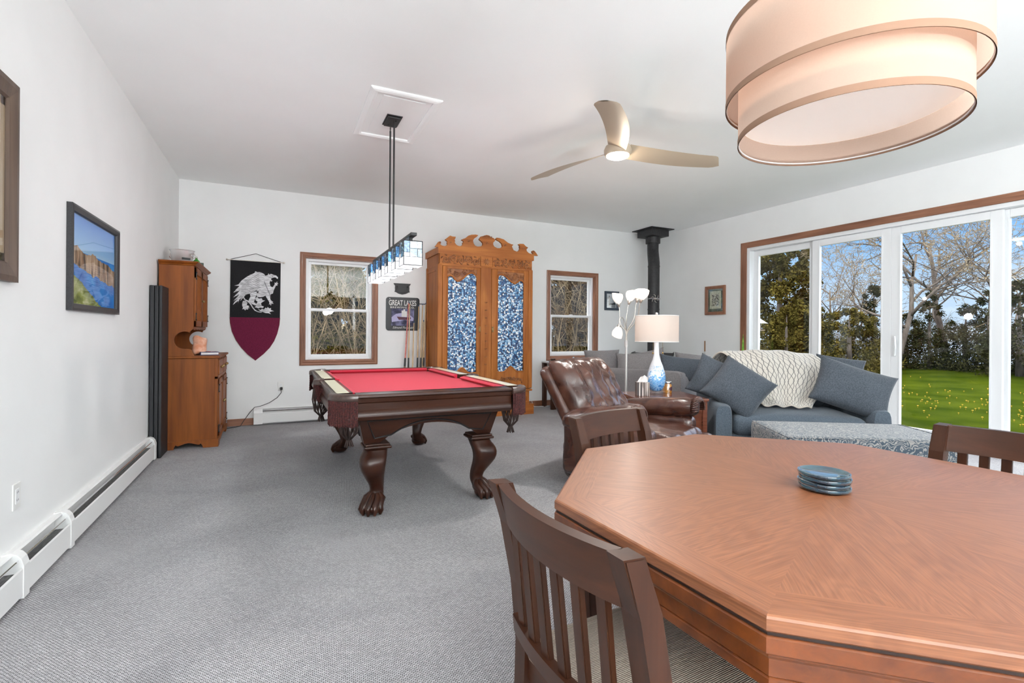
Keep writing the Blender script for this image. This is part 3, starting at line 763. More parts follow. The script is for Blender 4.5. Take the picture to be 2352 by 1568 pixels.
rail_prof = [(0, PZ - .004), (.006, PZ - .001), (.014, PZ - .006), (.016, PZ - .018), (.006, PZ - .026), (.004, PZ - .05), (-.004, PZ - .058), (-.004, PZ - .10), (.004, PZ - .108), (.012, PZ - .122), (.014, PZ - .14), (.004, PZ - .152), (-.012, PZ - .165), (-.10, PZ - .165), (-.10, PZ - .05), (-.115, PZ - .035), (-.115, PZ)]
rp2 = [(u - .014, z) for u, z in rail_prof]
def rail(p, q, m_, nm='rail'):
    return MB().sweep(rp2, [(*p, 0), (*q, 0)]).done(nm, m_, pt, .5)
rail((-hx + g, -hy), (hx - g, -hy), M_poolX); rail((hx - g, hy), (-hx + g, hy), M_poolX)
rail((hx, -hy + g), (hx, -sg), M_poolY); rail((hx, sg), (hx, hy - g), M_poolY)
rail((-hx, -sg), (-hx, -hy + g), M_poolY); rail((-hx, hy - g), (-hx, sg), M_poolY)
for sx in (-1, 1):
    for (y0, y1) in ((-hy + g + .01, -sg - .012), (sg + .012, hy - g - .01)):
        a, b = sorted((sx * (hx - .030), sx * (hx - .108))); MB().box((a, y0, PZ - .002), (b, y1, PZ + .0015), .001).done('rail_sheen', M_railsheen, pt)  # cream strips paint a reflection onto the long rail tops
# cloth bed and cushions
MB().box((-hx + .12, -hy + .12, PZ - .05), (hx - .12, hy - .12, PZ - .036)).done('cloth_bed', M_felt, pt)
cp = [(-.12, PZ - .001), (-.112, PZ + .001), (-.158, PZ - .010), (-.168, PZ - .016), (-.145, PZ - .036), (-.12, PZ - .036)]
def cushion_rail(p, q):
    p = Vector(p); q = Vector(q); MB().sweep(cp, [(*p, 0), (*q, 0)]).done('cushion', M_felt, pt)
cushion_rail((-hx + g + .03, -hy), (hx - g - .03, -hy)); cushion_rail((hx - g - .03, hy), (-hx + g + .03, hy))
cushion_rail((hx, -hy + g + .03), (hx, -sg - .01)); cushion_rail((hx, sg + .01), (hx, hy - g - .03))
cushion_rail((-hx, -sg - .01), (-hx, -hy + g + .03)); cushion_rail((-hx, hy - g - .03), (-hx, sg + .01))
for s in (-1, 1): 
    for k in range(3): pass
# pockets: leather collar following an arc, fringe and net below
def pocket(c, a0, a1, R, fr_len, nm):
    cx, cy = c; n = 18; arc = [(cx + R * math.cos(a0 + (a1 - a0) * i / n), cy + R * math.sin(a0 + (a1 - a0) * i / n), 0) for i in range(n + 1)]
    mb = MB(); mb.sweep([(0, PZ + .002), (.008, PZ - .006), (.009, PZ - .034), (.002, PZ - .042), (-.02, PZ - .042), (-.045, PZ - .01), (-.04, PZ + .003), (-.015, PZ + .006)], arc)
    po = mb.done('pocket', M_pleather, pt, .9)
    rng = random.Random(int(cx * 100 + cy * 10)); fr = MB(); L = abs(a1 - a0) * R; k = int(L / .0085)
    for i in range(k):
        a = a0 + (a1 - a0) * (i + .5) / k; rr = R + .001 + rng.uniform(-.002, .002); ln = fr_len * rng.uniform(.96, 1.03)
        pts = []; rad = []
        ph = rng.random() * 6
        for j in range(17):
            t_ = j / 16; z = PZ - .040 - ln * t_; w_ = .003 * t_ * math.sin(ph + 3 * t_)
            pts.append((cx + (rr + w_) * math.cos(a), cy + (rr + w_) * math.sin(a), z)); rad.append(.0046 + .0012 * math.sin(j * 2.6 + ph))
        fr.tube(pts, .005, 6, radii=rad)
    fr.done('fringe', M_fringe, po, 4)
    nt_ = MB()
    bx, by = cx + (R * .35) * math.cos((a0 + a1) / 2), cy + (R * .35) * math.sin((a0 + a1) / 2)
    for i in range(12):
        a = 2 * PI * i / 12; nt_.tube([(bx + .055 * math.cos(a), by + .055 * math.sin(a), PZ - .05), (bx + .068 * math.cos(a + .25), by + .068 * math.sin(a + .25), PZ - .16), (bx + .05 * math.cos(a + .5), by + .05 * math.sin(a + .5), PZ - .25), (bx + .012 * math.cos(a + .6), by + .012 * math.sin(a + .6), PZ - .29)], .0045, 5)
        nt_.tube([(bx + .055 * math.cos(a), by + .055 * math.sin(a), PZ - .05), (bx + .068 * math.cos(a - .25), by + .068 * math.sin(a - .25), PZ - .16), (bx + .05 * math.cos(a - .5), by + .05 * math.sin(a - .5), PZ - .25), (bx + .012 * math.cos(a - .6), by + .012 * math.sin(a - .6), PZ - .29)], .0045, 5)
    for j in range(9):
        a = 2 * PI * j / 9; nt_.tube([(bx + .01 * math.cos(a), by + .01 * math.sin(a), PZ - .285), (bx + .026 * math.cos(a), by + .026 * math.sin(a), PZ - .335)], .005, 5)
    nt_.done('net', M_net, po, 4)
ex = .012
pocket((-hx + g + .0, -hy + g + .0), PI, 1.5 * PI, g + ex, .155, 'a')
pocket((hx - g, -hy + g), 1.5 * PI, 2 * PI, g + ex, .155, 'b')
pocket((hx - g, hy - g), 0, .5 * PI, g + ex, .155, 'c')
pocket((-hx + g, hy - g), .5 * PI, PI, g + ex, .155, 'd')
pocket((-hx + .045, 0), PI * .56, PI * 1.44, .082, .13, 'e')
pocket((hx - .045, 0), -PI * .44, PI * .44, .082, .13, 'f')
# cabinet: four tapering apron panels with an arched lower edge
def arch(w_top, w_bot, zt, zb, za, n=20, flat=.12):
    pts = [(-w_top, zt), (w_top, zt), (w_bot, zb)]; r_ = w_bot - flat; 
    lo = [(w_bot - .10, zb), (w_bot - .125, zb + .018)]
    for i in range(n + 1):
        x = (w_bot - .13) * (1 - 2 * i / n); lo.append((x, zb + .022 + (za - zb - .022) * (1 - (x / (w_bot - .13)) ** 2) ** .8))
    lo += [(-w_bot + .125, zb + .018), (-w_bot + .10, zb), (-w_bot, zb)]
    return [(-w_top, zt)] + pts[1:] + lo
zt, zb, za = PZ - .16, .455, .575
for s, half, other, mm in ((0, hx, hy, M_poolX), (1, hx, hy, M_poolX), (2, hy, hx, M_poolY), (3, hy, hx, M_poolY)):
    wt, wb = half - .165, half - .215
    an = math.atan2(.05, zt - zb)
    P_ = arch(wt, wb, 0, -(zt - zb), -(zt - za))
    def place(mb): return mb
    M_ = Tr(0, -(other - .165), zt) @ Rx(an)
    R_ = {0: Matrix(), 1: Rz(PI), 2: Rz(-PI / 2), 3: Rz(PI / 2)}[s]
    mb = MB().prism(P_, .03, R_ @ M_ @ XZ @ Tr(0, 0, -.03)); ao = mb.done('apron_panel', mm, pt)
    # inlaid line following the panel edge
    inner = [(x * .86, min(-.03, z * .93 + (.0 if z > -.16 else .02)) if z < -.001 else -.03) for x, z in P_]
    inner = [(-wt * .88, -.035), (wt * .88, -.035), (wb * .86, -(zt - zb) + .035), (wb * .62, -(zt - zb) + .05)] + [((wb * .55) * (1 - 2 * i / 14), -(zt - za) + .022 - .072 * abs(1 - 2 * i / 14) ** 2.2) for i in range(15)] + [(-wb * .62, -(zt - zb) + .05), (-wb * .86, -(zt - zb) + .035)]
    MB().tube([(R_ @ M_ @ XZ @ Vector((x, z, .001))) for x, z in inner], .006, 6, closed=True).done('panel_bead', M_black, ao)
# legs
def leg(sx, sy):
    lx, ly = sx * (hx - .295), sy * (hy - .245)
    d = Vector((sx * .62, sy, 0)).normalized()
    lo = MB()
    st_ = [(.43, .070, .0), (.405, .076, .008), (.365, .083, .030), (.315, .080, .038), (.26, .068, .026), (.20, .053, .002), (.15, .044, -.012), (.115, .046, -.008), (.085, .056, .012), (.05, .064, .030)]
    ns = 20
    t_ = bmesh.new(); rings = []
    for z, s_, o_ in st_:
        rg = []
        for i in range(ns):
            a = 2 * PI * i / ns + PI / 4; c_, q_ = math.cos(a), math.sin(a); k = s_ / (abs(c_) ** 3.2 + abs(q_) ** 3.2) ** (1 / 3.2)
            rg.append(t_.verts.new((lx + d.x * o_ * 1.5 + c_ * k, ly + d.y * o_ * 1.5 + q_ * k, z)))
        rings.append(rg)
    for k in range(len(rings) - 1):
        for i in range(ns): j = (i + 1) % ns; t_.faces.new((rings[k][i], rings[k][j], rings[k + 1][j], rings[k + 1][i]))
    t_.faces.new(rings[0]); t_.faces.new(rings[-1][::-1]); bmesh.ops.recalc_face_normals(t_, faces=t_.faces)
    bmesh.ops.subdivide_edges(t_, edges=t_.edges[:], cuts=1, use_grid_fill=True, smooth=.6)
    lo._add(t_)
    L = lo.done('leg', M_pool, pt, 1.0)
    MB().box((lx - .088, ly - .088, .430), (lx + .088, ly + .088, .448), .006).box((lx - .078, ly - .078, .447), (lx + .078, ly + .078, .462), .004).done('leg_cap', M_pool, L)
    f = MB(); fc = Vector((lx, ly, 0)) + d * .055
    f.sph((fc.x, fc.y, .044), .068, (1.08, 1.08, .66), 20)
    for k in range(5):
        a = math.atan2(d.y, d.x) + (k - 2) * .62; e_ = Vector((math.cos(a), math.sin(a), 0)); b0 = Vector((lx, ly, .12)) + d * .0 + e_ * .03
        f.tube([b0, b0 + e_ * .03 + Vector((0, 0, -.025)), fc + e_ * .060 + Vector((0, 0, .062)), fc + e_ * .074 + Vector((0, 0, .035)), fc + e_ * .066 + Vector((0, 0, .008))], .014, 8, radii=[.018, .021, .021, .017, .009])
    f.done('claw_foot', M_pool, L, 1.0)
for sx in (-1, 1):
    for sy in (-1, 1): leg(sx, sy)
MB().box((-hx + .2, -hy + .2, PZ - .10), (hx - .2, hy - .2, PZ - .05)).done('slate_support', M_pool, pt)

# ================================================================== stained glass pool light
M_leadglassB = noisy('blue_textured_glass', (.02, .08, .22), (.16, .36, .62), 60, .15, coat=.5, detail=2)
M_opal = mat('opal_glass_lit', (.9, .9, .92), .3, emit=(.93, .96, 1.0), es=.55)
M_clearp = glass_mat('bevelled_clear_glass', .10, (.70, .80, .85))
M_bulb = mat('bulb_glow', (1, 1, 1), .5, emit=(.95, .97, 1), es=3)
BX, BZ = .885, 1.895
pl = thing('pendant_light', 'linear pool table light of six stained glass shades on two black rods', 'pendant light', (BX, 4.24, H))
o_ = lambda x, y, z: (x - 0, y, z)
y0, y1 = 3.47 - 4.24, 5.02 - 4.24; bz = BZ - H
MB().box((-.022, y0, bz), (.022, y1, bz + .022), .002).done('bar', M_black, pl)
MB().box((-.065, -.115, -.012), (.065, .115, 0), .002).box((-.055, -.10, -.026), (.055, .10, -.012), .004).cyl((.02, -.05, -.03), .008, .012, 8).cyl((-.02, .05, -.03), .008, .012, 8).done('canopy', M_black, pl)
for s in (-1, 1):
    r_ = MB().tube([(0, s * .078, bz + .02), (0, s * .078, -.07)], .0075, 8)
    r_.tube([(0, s * .078 + .009 * math.sin(a), -.052 + .018 * math.cos(a)) for a in [2 * PI * i / 10 for i in range(10)]], .003, 6, closed=True)
    r_.done('rod', M_black, pl, 1)
def shade(yc):
    w = .068; zt_, zb_ = bz - .035, bz - .212
    cam_ = MB()
    def ln(a, b, r=.0028): cam_.tube([a, b], r, 4)
    for sx in (-1, 1):
        for sy in (-1, 1): ln((sx * w, yc + sy * w, zt_), (sx * w, yc + sy * w, zb_))
    for z in (zt_, zb_ + .002):
        for a, b in (((-w, -w), (w, -w)), ((w, -w), (w, w)), ((w, w), (-w, w)), ((-w, w), (-w, -w))): ln((a[0], yc + a[1], z), (b[0], yc + b[1], z))
    so = cam_.done('shade', M_black, pl)
    for k in range(4):
        blue = MB(); clear = MB(); op = MB(); lead = MB()
        R_ = Tr(0, yc, 0) @ Rz(k * PI / 2); y_ = -w
        def pane(mb, xa, xb, za_, zb2): mb.box((xa + .001, y_, za_ + .001), (xb - .001, y_ + .003, zb2 - .001), 0, R_)
        xs = -w + .045
        z1 = zb_ + .062; z2 = zb_ + .093
        pane(blue, -w, xs, z2, zt_); pane(op, -w, xs, z1, z2); pane(op, -w, w, zb_, z1)
        pane(clear, xs, w, zb_ + .122, zt_); pane(clear, xs, w - .035, z1, zb_ + .122); pane(clear, w - .035, w, z1, zb_ + .122)
        for p, q in (((xs, z1), (xs, zt_)), ((-w, z2), (xs, z2)), ((-w, z1), (w, z1)), ((xs, zb_ + .122), (w, zb_ + .122)), ((w - .035, z1), (w - .035, zb_ + .122))):
            lead.tube([R_ @ Vector((p[0], y_, p[1])), R_ @ Vector((q[0], y_, q[1]))], .0018, 4)
        blue.done('blue_pane', M_leadglassB, so); clear.done('clear_pane', M_clearp, so); op.done('opal_pane', M_opal, so); lead.done('lead_line', M_black, so)
    MB().box((-.03, yc - .03, bz - .06), (.03, yc + .03, bz - .028), .003).box((-.045, yc - .045, bz - .04), (.045, yc + .045, bz - .03), .002).cyl((0, yc, bz - .014), .012, .03, 10).done('socket', M_black, so)
    MB().sph((0, yc, bz - .145), .026, (1, 1, 1.3), 14).done('bulb', M_bulb, so, 4)
for k in range(6): shade(y0 + .09 + k * (y1 - y0 - .17) / 5)
for k in range(2): light('pool_lamp_glow', 'POINT', (BX, 3.85 + k * .8, 1.58), 16, (.95, .97, 1), size=.06)

# ================================================================== drum lamp over the dining table
def shade_fabric(name, col, tr=.5, ecol=None, es=0.0):
    m = bpy.data.materials.new(name); m.use_nodes = True; t = m.node_tree; t.nodes.clear()
    o = t.nodes.new('ShaderNodeOutputMaterial'); a = t.nodes.new('ShaderNodeBsdfDiffuse'); g_ = t.nodes.new('ShaderNodeBsdfTranslucent')
    nz_ = t.nodes.new('ShaderNodeTexNoise'); nz_.inputs['Scale'].default_value = 240; tcx = t.nodes.new('ShaderNodeTexCoord'); t.links.new(tcx.outputs['Object'], nz_.inputs[0])
    rr = t.nodes.new('ShaderNodeValToRGB'); rr.color_ramp.elements[0].color = (*[c * .93 for c in col], 1); rr.color_ramp.elements[1].color = (*col, 1); t.links.new(nz_.outputs[0], rr.inputs[0])
    t.links.new(rr.outputs[0], a.inputs[0]); t.links.new(rr.outputs[0], g_.inputs[0])
    mx_ = t.nodes.new('ShaderNodeMixShader'); mx_.inputs[0].default_value = tr; t.links.new(a.outputs[0], mx_.inputs[1]); t.links.new(g_.outputs[0], mx_.inputs[2])
    t.links.new(mx_.outputs[0], o.inputs[0]); return m
M_drum = shade_fabric('cream_drum_fabric', (.60, .45, .365), .5)
M_hem = mat('taupe_hem_tape', (.24, .145, .10), .9, spec=.1)
M_diff = mat('acrylic_diffuser_lit', (.9, .88, .85), .5, emit=(1, .86, .77), es=.22)
DX, DY = 1.42, .825
dl = thing('drum_pendant', 'large two-tier cream fabric drum lamp glowing above the dining table', 'pendant light', (DX, DY, H))
def drum(r, zb_, zt_, nm):
    zb_ -= H; zt_ -= H
    s = MB().grid(lambda u, v: (r * math.cos(2 * PI * u), r * math.sin(2 * PI * u), zb_ + (zt_ - zb_) * v), 96, 2)
    o = s.done(nm, M_drum, dl, 4)
    h = MB()
    for za_, zb2 in ((zb_ - .001, zb_ + .017), (zt_ - .017, zt_ + .001)):
        h.grid(lambda u, v: ((r + .0012 - .0024 * (v > .5)) * math.cos(2 * PI * u), (r + .0012 - .0024 * (v > .5)) * math.sin(2 * PI * u), [za_, zb2, zb2, za_, za_][int(round(v * 4))]), 96, 4)
    h.done('hem', M_hem, o, 1)
    w_ = MB(); w_.tube([(r * .993 * math.cos(a), r * .993 * math.sin(a), zb_ + .006) for a in [2 * PI * i / 64 for i in range(64)]], .0022, 5, closed=True)
    for k in range(3):
        a = .6 + k * 2 * PI / 3; w_.tube([(r * math.cos(a), r * math.sin(a), zt_ - .01), (.02 * math.cos(a), .02 * math.sin(a), zt_ - .01)], .002, 5)
    w_.done('wire_ring', M_white, o, 1)
    return o
drum(.302, 1.872, 2.085, 'outer_shade')
o2 = drum(.268, 1.764, 2.02, 'inner_shade')
MB().cyl((0, 0, 1.83 - H), .262, .004, 64).done('diffuser', M_diff, dl)
MB().cyl((0, 0, (2.2 + H) / 2 - H), .006, H - 2.2, 10).cyl((0, 0, 2.09 - H), .02, .24, 14).cyl((0, 0, -.012), .065, .024, 28, bev=.004).done('stem', M_nickel, dl, .7)
sm_ = MB().box((.302, -.008, 1.872 - H), (.309, .008, 2.085 - H), .001); sm_.done('seam_strip', M_hem, dl, M=Rz(-.45))
for k in range(3):
    a = k * 2 * PI / 3; light('drum_bulb', 'POINT', (DX + .12 * math.cos(a), DY + .12 * math.sin(a), 1.94), .42, (1, .70, .55), size=.05)

# ================================================================== ceiling fan
M_fan = mat('champagne_satin_blade', (.42, .34, .25), .38, coat=.1)
M_fanlight = mat('fan_light_lens', (1, 1, 1), .4, emit=(1, .95, .85), es=5)
FX, FY = 2.64, 3.40
fn0 = thing('ceiling_fan', 'three-bladed champagne ceiling fan with a round lit lens', 'ceiling fan', (FX, FY, H))
MB().lathe([(.062, 0), (.062, -.03), (.045, -.055), (.014, -.06), (.014, -.20), (.05, -.21)], 28, cap=False).done('canopy_and_downrod', M_nickel, fn0, .7)
hub = MB().lathe([(0, -.195), (.07, -.2), (.105, -.215), (.118, -.245), (.116, -.275), (.104, -.292), (0, -.292)], 36); hub.done('motor_housing', M_fan, fn0, .7)
MB().lathe([(.098, -.290), (.096, -.300), (.07, -.312), (0, -.316)], 36).done('light_lens', M_fanlight, fn0, 1)
for k, a in enumerate((-13, 107, 227)):
    a = math.radians(a)
    def bf(s):
        def f(u, v):
            x = .085 + u * .90; w = .075 + .035 * math.sin(min(1, u * 1.4) * PI * .5) - .02 * u
            cy = .075 * math.sin(u * 2.3) - .06 * u
            y = cy + (v * 2 - 1) * w * (1 - (max(0, u - .93) / .07) ** 2 * .55)
            z = -.250 - .018 * u - (v * 2 - 1) * (.034 - .016 * u) + s * .004 * (1 - (v * 2 - 1) ** 2)
            return (x + .06 * (v - .5) * u * u, y, z)
        return f
    b = MB().grid(bf(1), 30, 8).grid(bf(-1), 30, 8); bmesh.ops.remove_doubles(b.bm, verts=b.bm.verts, dist=1e-4); bmesh.ops.recalc_face_normals(b.bm, faces=b.bm.faces)
    b.done('blade', M_fan, fn0, 1.2, M=Rz(a))
fd = light('fan_lamp_light', 'AREA', (FX, FY, 2.706), 26, (1, .96, .92), (0, 0, 0), .18); fd.data.shape = 'DISK'
light('fan_lamp_glow', 'POINT', (FX, FY, 2.64), 4, (1, .85, .68), size=.03)
WING = [(-0.251,1.961),(-0.225,1.95),(-0.204,1.954),(-0.178,1.946),(-0.148,1.929),(-0.139,1.91),(-0.152,1.89),(-0.165,1.865),(-0.178,1.826),(-0.173,1.778),(-0.177,1.735),(-0.202,1.705),(-0.228,1.704),(-0.236,1.722),(-0.262,1.705),(-0.3,1.688),(-0.321,1.676),(-0.354,1.66),(-0.377,1.626),(-0.416,1.577),(-0.399,1.625),(-0.436,1.577),(-0.444,1.543),(-0.428,1.586),(-0.469,1.552),(-0.498,1.523),(-0.481,1.561),(-0.441,1.609),(-0.494,1.57),(-0.457,1.618),(-0.424,1.662),(-0.496,1.617),(-0.453,1.67),(-0.421,1.709),(-0.494,1.678),(-0.462,1.722),(-0.425,1.766),(-0.483,1.766),(-0.438,1.784),(-0.405,1.833),(-0.355,1.878),(-0.314,1.909),(-0.263,1.936)]
BODY = [(-0.139,1.91),(-0.114,1.916),(-0.101,1.941),(-0.088,1.929),(-0.071,1.938),(-0.044,1.928),(-0.014,1.922),(0.011,1.899),(0.008,1.876),(-0.005,1.882),(-0.014,1.895),(-0.035,1.896),(-0.057,1.885),(-0.073,1.875),(-0.066,1.861),(-0.053,1.85),(-0.067,1.839),(-0.081,1.85),(-0.087,1.821),(-0.078,1.783),(-0.056,1.764),(-0.035,1.79),(-0.026,1.814),(-0.032,1.829),(-0.013,1.825),(-0.0,1.845),(0.004,1.824),(0.015,1.816),(0.0,1.806),(0.006,1.789),(-0.013,1.791),(-0.023,1.766),(-0.039,1.726),(-0.047,1.687),(-0.069,1.677),(-0.082,1.647),(-0.077,1.609),(-0.064,1.59),(-0.042,1.576),(-0.055,1.569),(-0.037,1.552),(-0.064,1.553),(-0.07,1.526),(-0.081,1.55),(-0.094,1.535),(-0.087,1.569),(-0.103,1.598),(-0.12,1.626),(-0.133,1.655),(-0.159,1.639),(-0.193,1.633),(-0.219,1.637),(-0.236,1.646),(-0.228,1.68),(-0.202,1.705),(-0.177,1.735),(-0.173,1.778),(-0.178,1.826),(-0.165,1.865),(-0.152,1.89)]
HAUNCH = [(-0.312,1.676),(-0.27,1.697),(-0.236,1.703),(-0.228,1.68),(-0.244,1.641),(-0.254,1.602),(-0.265,1.568),(-0.244,1.555),(-0.248,1.531),(-0.273,1.535),(-0.294,1.548),(-0.311,1.562),(-0.328,1.576),(-0.316,1.609),(-0.303,1.638)]
PAW1 = [(-0.387,1.578),(-0.353,1.575),(-0.336,1.556),(-0.345,1.527),(-0.315,1.514),(-0.328,1.499),(-0.307,1.491),(-0.332,1.485),(-0.328,1.471),(-0.353,1.473),(-0.361,1.458),(-0.376,1.476),(-0.394,1.472),(-0.386,1.493),(-0.395,1.516),(-0.395,1.55)]
PAW2 = [(-0.248,1.617),(-0.227,1.637),(-0.21,1.613),(-0.176,1.619),(-0.167,1.596),(-0.137,1.592),(-0.159,1.577),(-0.184,1.557),(-0.176,1.523),(-0.151,1.514),(-0.162,1.495),(-0.192,1.499),(-0.214,1.488),(-0.231,1.496),(-0.256,1.502),(-0.235,1.526),(-0.261,1.525),(-0.235,1.55),(-0.223,1.574),(-0.248,1.593)]
TUFT = [(-0.218,1.477),(-0.184,1.468),(-0.175,1.485),(-0.149,1.476),(-0.132,1.5),(-0.115,1.491),(-0.107,1.511),(-0.089,1.492),(-0.068,1.497),(-0.072,1.473),(-0.032,1.457),(-0.059,1.454),(-0.089,1.444),(-0.067,1.417),(-0.097,1.429),(-0.132,1.431),(-0.158,1.442),(-0.184,1.451)]
TAIL = [(-0.304,1.679),(-0.337,1.675),(-0.371,1.659),(-0.383,1.626),(-0.366,1.593),(-0.337,1.58),(-0.303,1.543),(-0.277,1.496),(-0.252,1.463),(-0.218,1.445),(-0.175,1.441)]
CREST = [(1.92,2.356),(1.945,2.39),(1.969,2.427),(1.985,2.433),(2.002,2.422),(2.002,2.402),(1.986,2.401),(2.015,2.38),(2.056,2.375),(2.085,2.386),(2.097,2.407),(2.089,2.426),(2.097,2.443),(2.08,2.453),(2.064,2.468),(2.097,2.495),(2.134,2.526),(2.164,2.517),(2.214,2.517),(2.21,2.497),(2.198,2.476),(2.206,2.456),(2.198,2.443),(2.211,2.42),(2.232,2.402),(2.266,2.393),(2.301,2.398),(2.318,2.421),(2.316,2.446),(2.33,2.451),(2.326,2.467),(2.296,2.484),(2.326,2.499),(2.36,2.512),(2.403,2.551),(2.446,2.567),(2.508,2.575),(2.547,2.57),(2.525,2.546),(2.482,2.513),(2.469,2.483),(2.478,2.447),(2.5,2.42),(2.535,2.409),(2.588,2.415),(2.615,2.434),(2.619,2.464),(2.597,2.486),(2.565,2.508),(2.563,2.521),(2.587,2.556),(2.605,2.549),(2.636,2.573),(2.676,2.585),(2.713,2.58),(2.749,2.558),(2.785,2.549),(2.811,2.526),(2.795,2.504),(2.777,2.485),(2.777,2.456),(2.795,2.429),(2.841,2.411),(2.896,2.416),(2.924,2.443),(2.914,2.481),(2.877,2.511),(2.84,2.525),(2.815,2.539),(2.831,2.561),(2.877,2.559),(2.942,2.546),(3.007,2.505),(3.064,2.487),(3.097,2.485),(3.074,2.456),(3.085,2.431),(3.102,2.403),(3.15,2.387),(3.188,2.401),(3.205,2.433),(3.199,2.466),(3.207,2.474),(3.178,2.495),(3.197,2.505),(3.264,2.508),(3.303,2.475),(3.34,2.461),(3.313,2.433),(3.318,2.407),(3.353,2.38),(3.402,2.37),(3.436,2.373),(3.411,2.389),(3.406,2.414),(3.426,2.426),(3.45,2.418),(3.48,2.385),(3.506,2.352)]
APEX1 = [(2.097,1.95),(2.109,1.971),(2.143,1.984),(2.176,1.975),(2.21,1.937),(2.245,1.909),(2.279,1.916),(2.33,1.951),(2.39,2.008),(2.442,2.034),(2.486,2.031),(2.53,1.995),(2.545,1.967)]
APEX2 = [(2.852,1.985),(2.872,2.03),(2.918,2.040),(2.965,2.028),(3.012,1.993),(3.078,1.941),(3.135,1.916),(3.173,1.942),(3.211,1.97),(3.259,1.964),(3.288,1.93)]
# ================================================================== armoire
M_arm = wood('golden_oak', (.25, .070, .012), (.46, .165, .036), 'Z', 1, .5, .0, spec=.3)
M_armX = wood('golden_oak_x', (.26, .073, .013), (.49, .175, .040), 'X', 1, .5, .0, spec=.3)
M_carve = noisy('carved_oak', (.17, .055, .018), (.38, .15, .05), 14, .5)
M_peb = mat('blue_pebble_mosaic', (.3, .45, .6), .35, coat=.3); m = M_peb
v = coords(m, 'Object', (42, 42, 42)); vo = N(m, 'TexVoronoi', _feature='F1', Scale=1.0, Randomness=.85); LK(m, v, vo.inputs[0])
sx_ = N(m, 'SeparateColor'); LK(m, vo.outputs['Color'], sx_.inputs[0])
r = ramp(m, sx_.outputs[0], ((.0, (.03, .10, .26)), (.18, (.03, .16, .38)), (.32, (.12, .32, .56)), (.5, (.36, .56, .75)), (.68, (.58, .72, .84)), (.86, (.92, .92, .9)))); r.color_ramp.interpolation = 'CONSTANT'
gap = ramp(m, vo.outputs['Distance'], ((.50, (1, 1, 1)), (.66, (.06, .09, .18))))
mm_ = N(m, 'MixRGB', _blend_type='MULTIPLY', Fac=1.0); LK(m, r.outputs[0], mm_.inputs[1]); LK(m, gap.outputs[0], mm_.inputs[2]); LK(m, mm_.outputs[0], m.node_tree.nodes['Principled BSDF'].inputs['Base Color'])
inv = N(m, 'Math', _operation='SUBTRACT'); inv.inputs[0].default_value = 1.0; LK(m, vo.outputs['Distance'], inv.inputs[1]); bump(m, inv.outputs[0], .8, .012)
AX, AY = 2.70, 6.42
ar = thing('armoire', 'tall carved oak armoire with a scrolled crest and blue pebble mosaic door panels', 'armoire', (AX, 6.73, 0))
LA = Tr(-AX, -6.73, 0)
def P_(mb, name, m_, par=ar, sm=None): return mb.done(name, m_, par, sm, M=LA)
b = MB(); b.box((1.99, 6.46, .10), (3.41, 7.03, 2.30), .004)
P_(b, 'cabinet_body', M_arm)
sd = MB()
for z0_, z1_ in ((.45, 1.28), (1.36, 2.06)):
    sd.box((1.982, 6.53, z0_ - .02), (1.992, 6.98, z0_ + .01), .002).box((1.982, 6.53, z1_ - .01), (1.992, 6.98, z1_ + .02), .002)
sd.box((1.978, 6.45, .38), (1.992, 6.53, 2.13), .002).box((1.978, 6.97, .38), (1.992, 7.03, 2.13), .002).box((1.978, 6.53, 1.29), (1.992, 6.97, 1.35), .002)
P_(sd, 'side_panel', M_arm)
# corner stiles with rounded edges, centre pilaster
for a0, a1, nm in ((1.968, 2.035, 'corner_stile'), (3.362, 3.43, 'corner_stile'), (2.592, 2.764, 'centre_pilaster')):
    so_ = P_(MB().box((a0, 6.405, .38), (a1, 6.47, 2.135), .014, seg=3), nm, M_arm)
    if nm[0] == 'c' and a0 > 2.5:
        cv = MB()
        for k in range(9):
            z = .75 + k * .11; s = .022 + .006 * math.sin(k)
            for q in (-1, 1): cv.tube([(2.678 + q * (.002 + s * math.sin(t_) * (.3 + t_ / 5)), 6.404, z + .03 * math.cos(t_ * .7) + .012 * t_ - .03) for t_ in [i * .45 for i in range(9)]], .0022, 4)
        P_(cv, 'incised_leaf', M_carve, so_, 4)
for z0_, z1_, dx_, nm in ((2.115, 2.135, .02, 'lower_moulding'), (.355, .385, .018, 'lower_moulding')):
    P_(MB().sweep([(0, z0_), (dx_, z0_ + .004), (dx_, z1_ - .004), (0, z1_)], [(1.985, 7.03, 0), (1.985, 6.41, 0), (3.415, 6.41, 0), (3.415, 7.03, 0)][::1]), nm, M_armX) if False else None
def ring(prof, x0, x1, yf, nm, m_, sm=.5, par=ar):
    return P_(MB().sweep([(-u, z) for u, z in prof][::-1], [(x1, 7.03, 0), (x1, yf, 0), (x0, yf, 0), (x0, 7.03, 0)][::-1] if False else [(x0, 7.03, 0), (x0, yf, 0), (x1, yf, 0), (x1, 7.03, 0)]), nm, m_, par, sm)
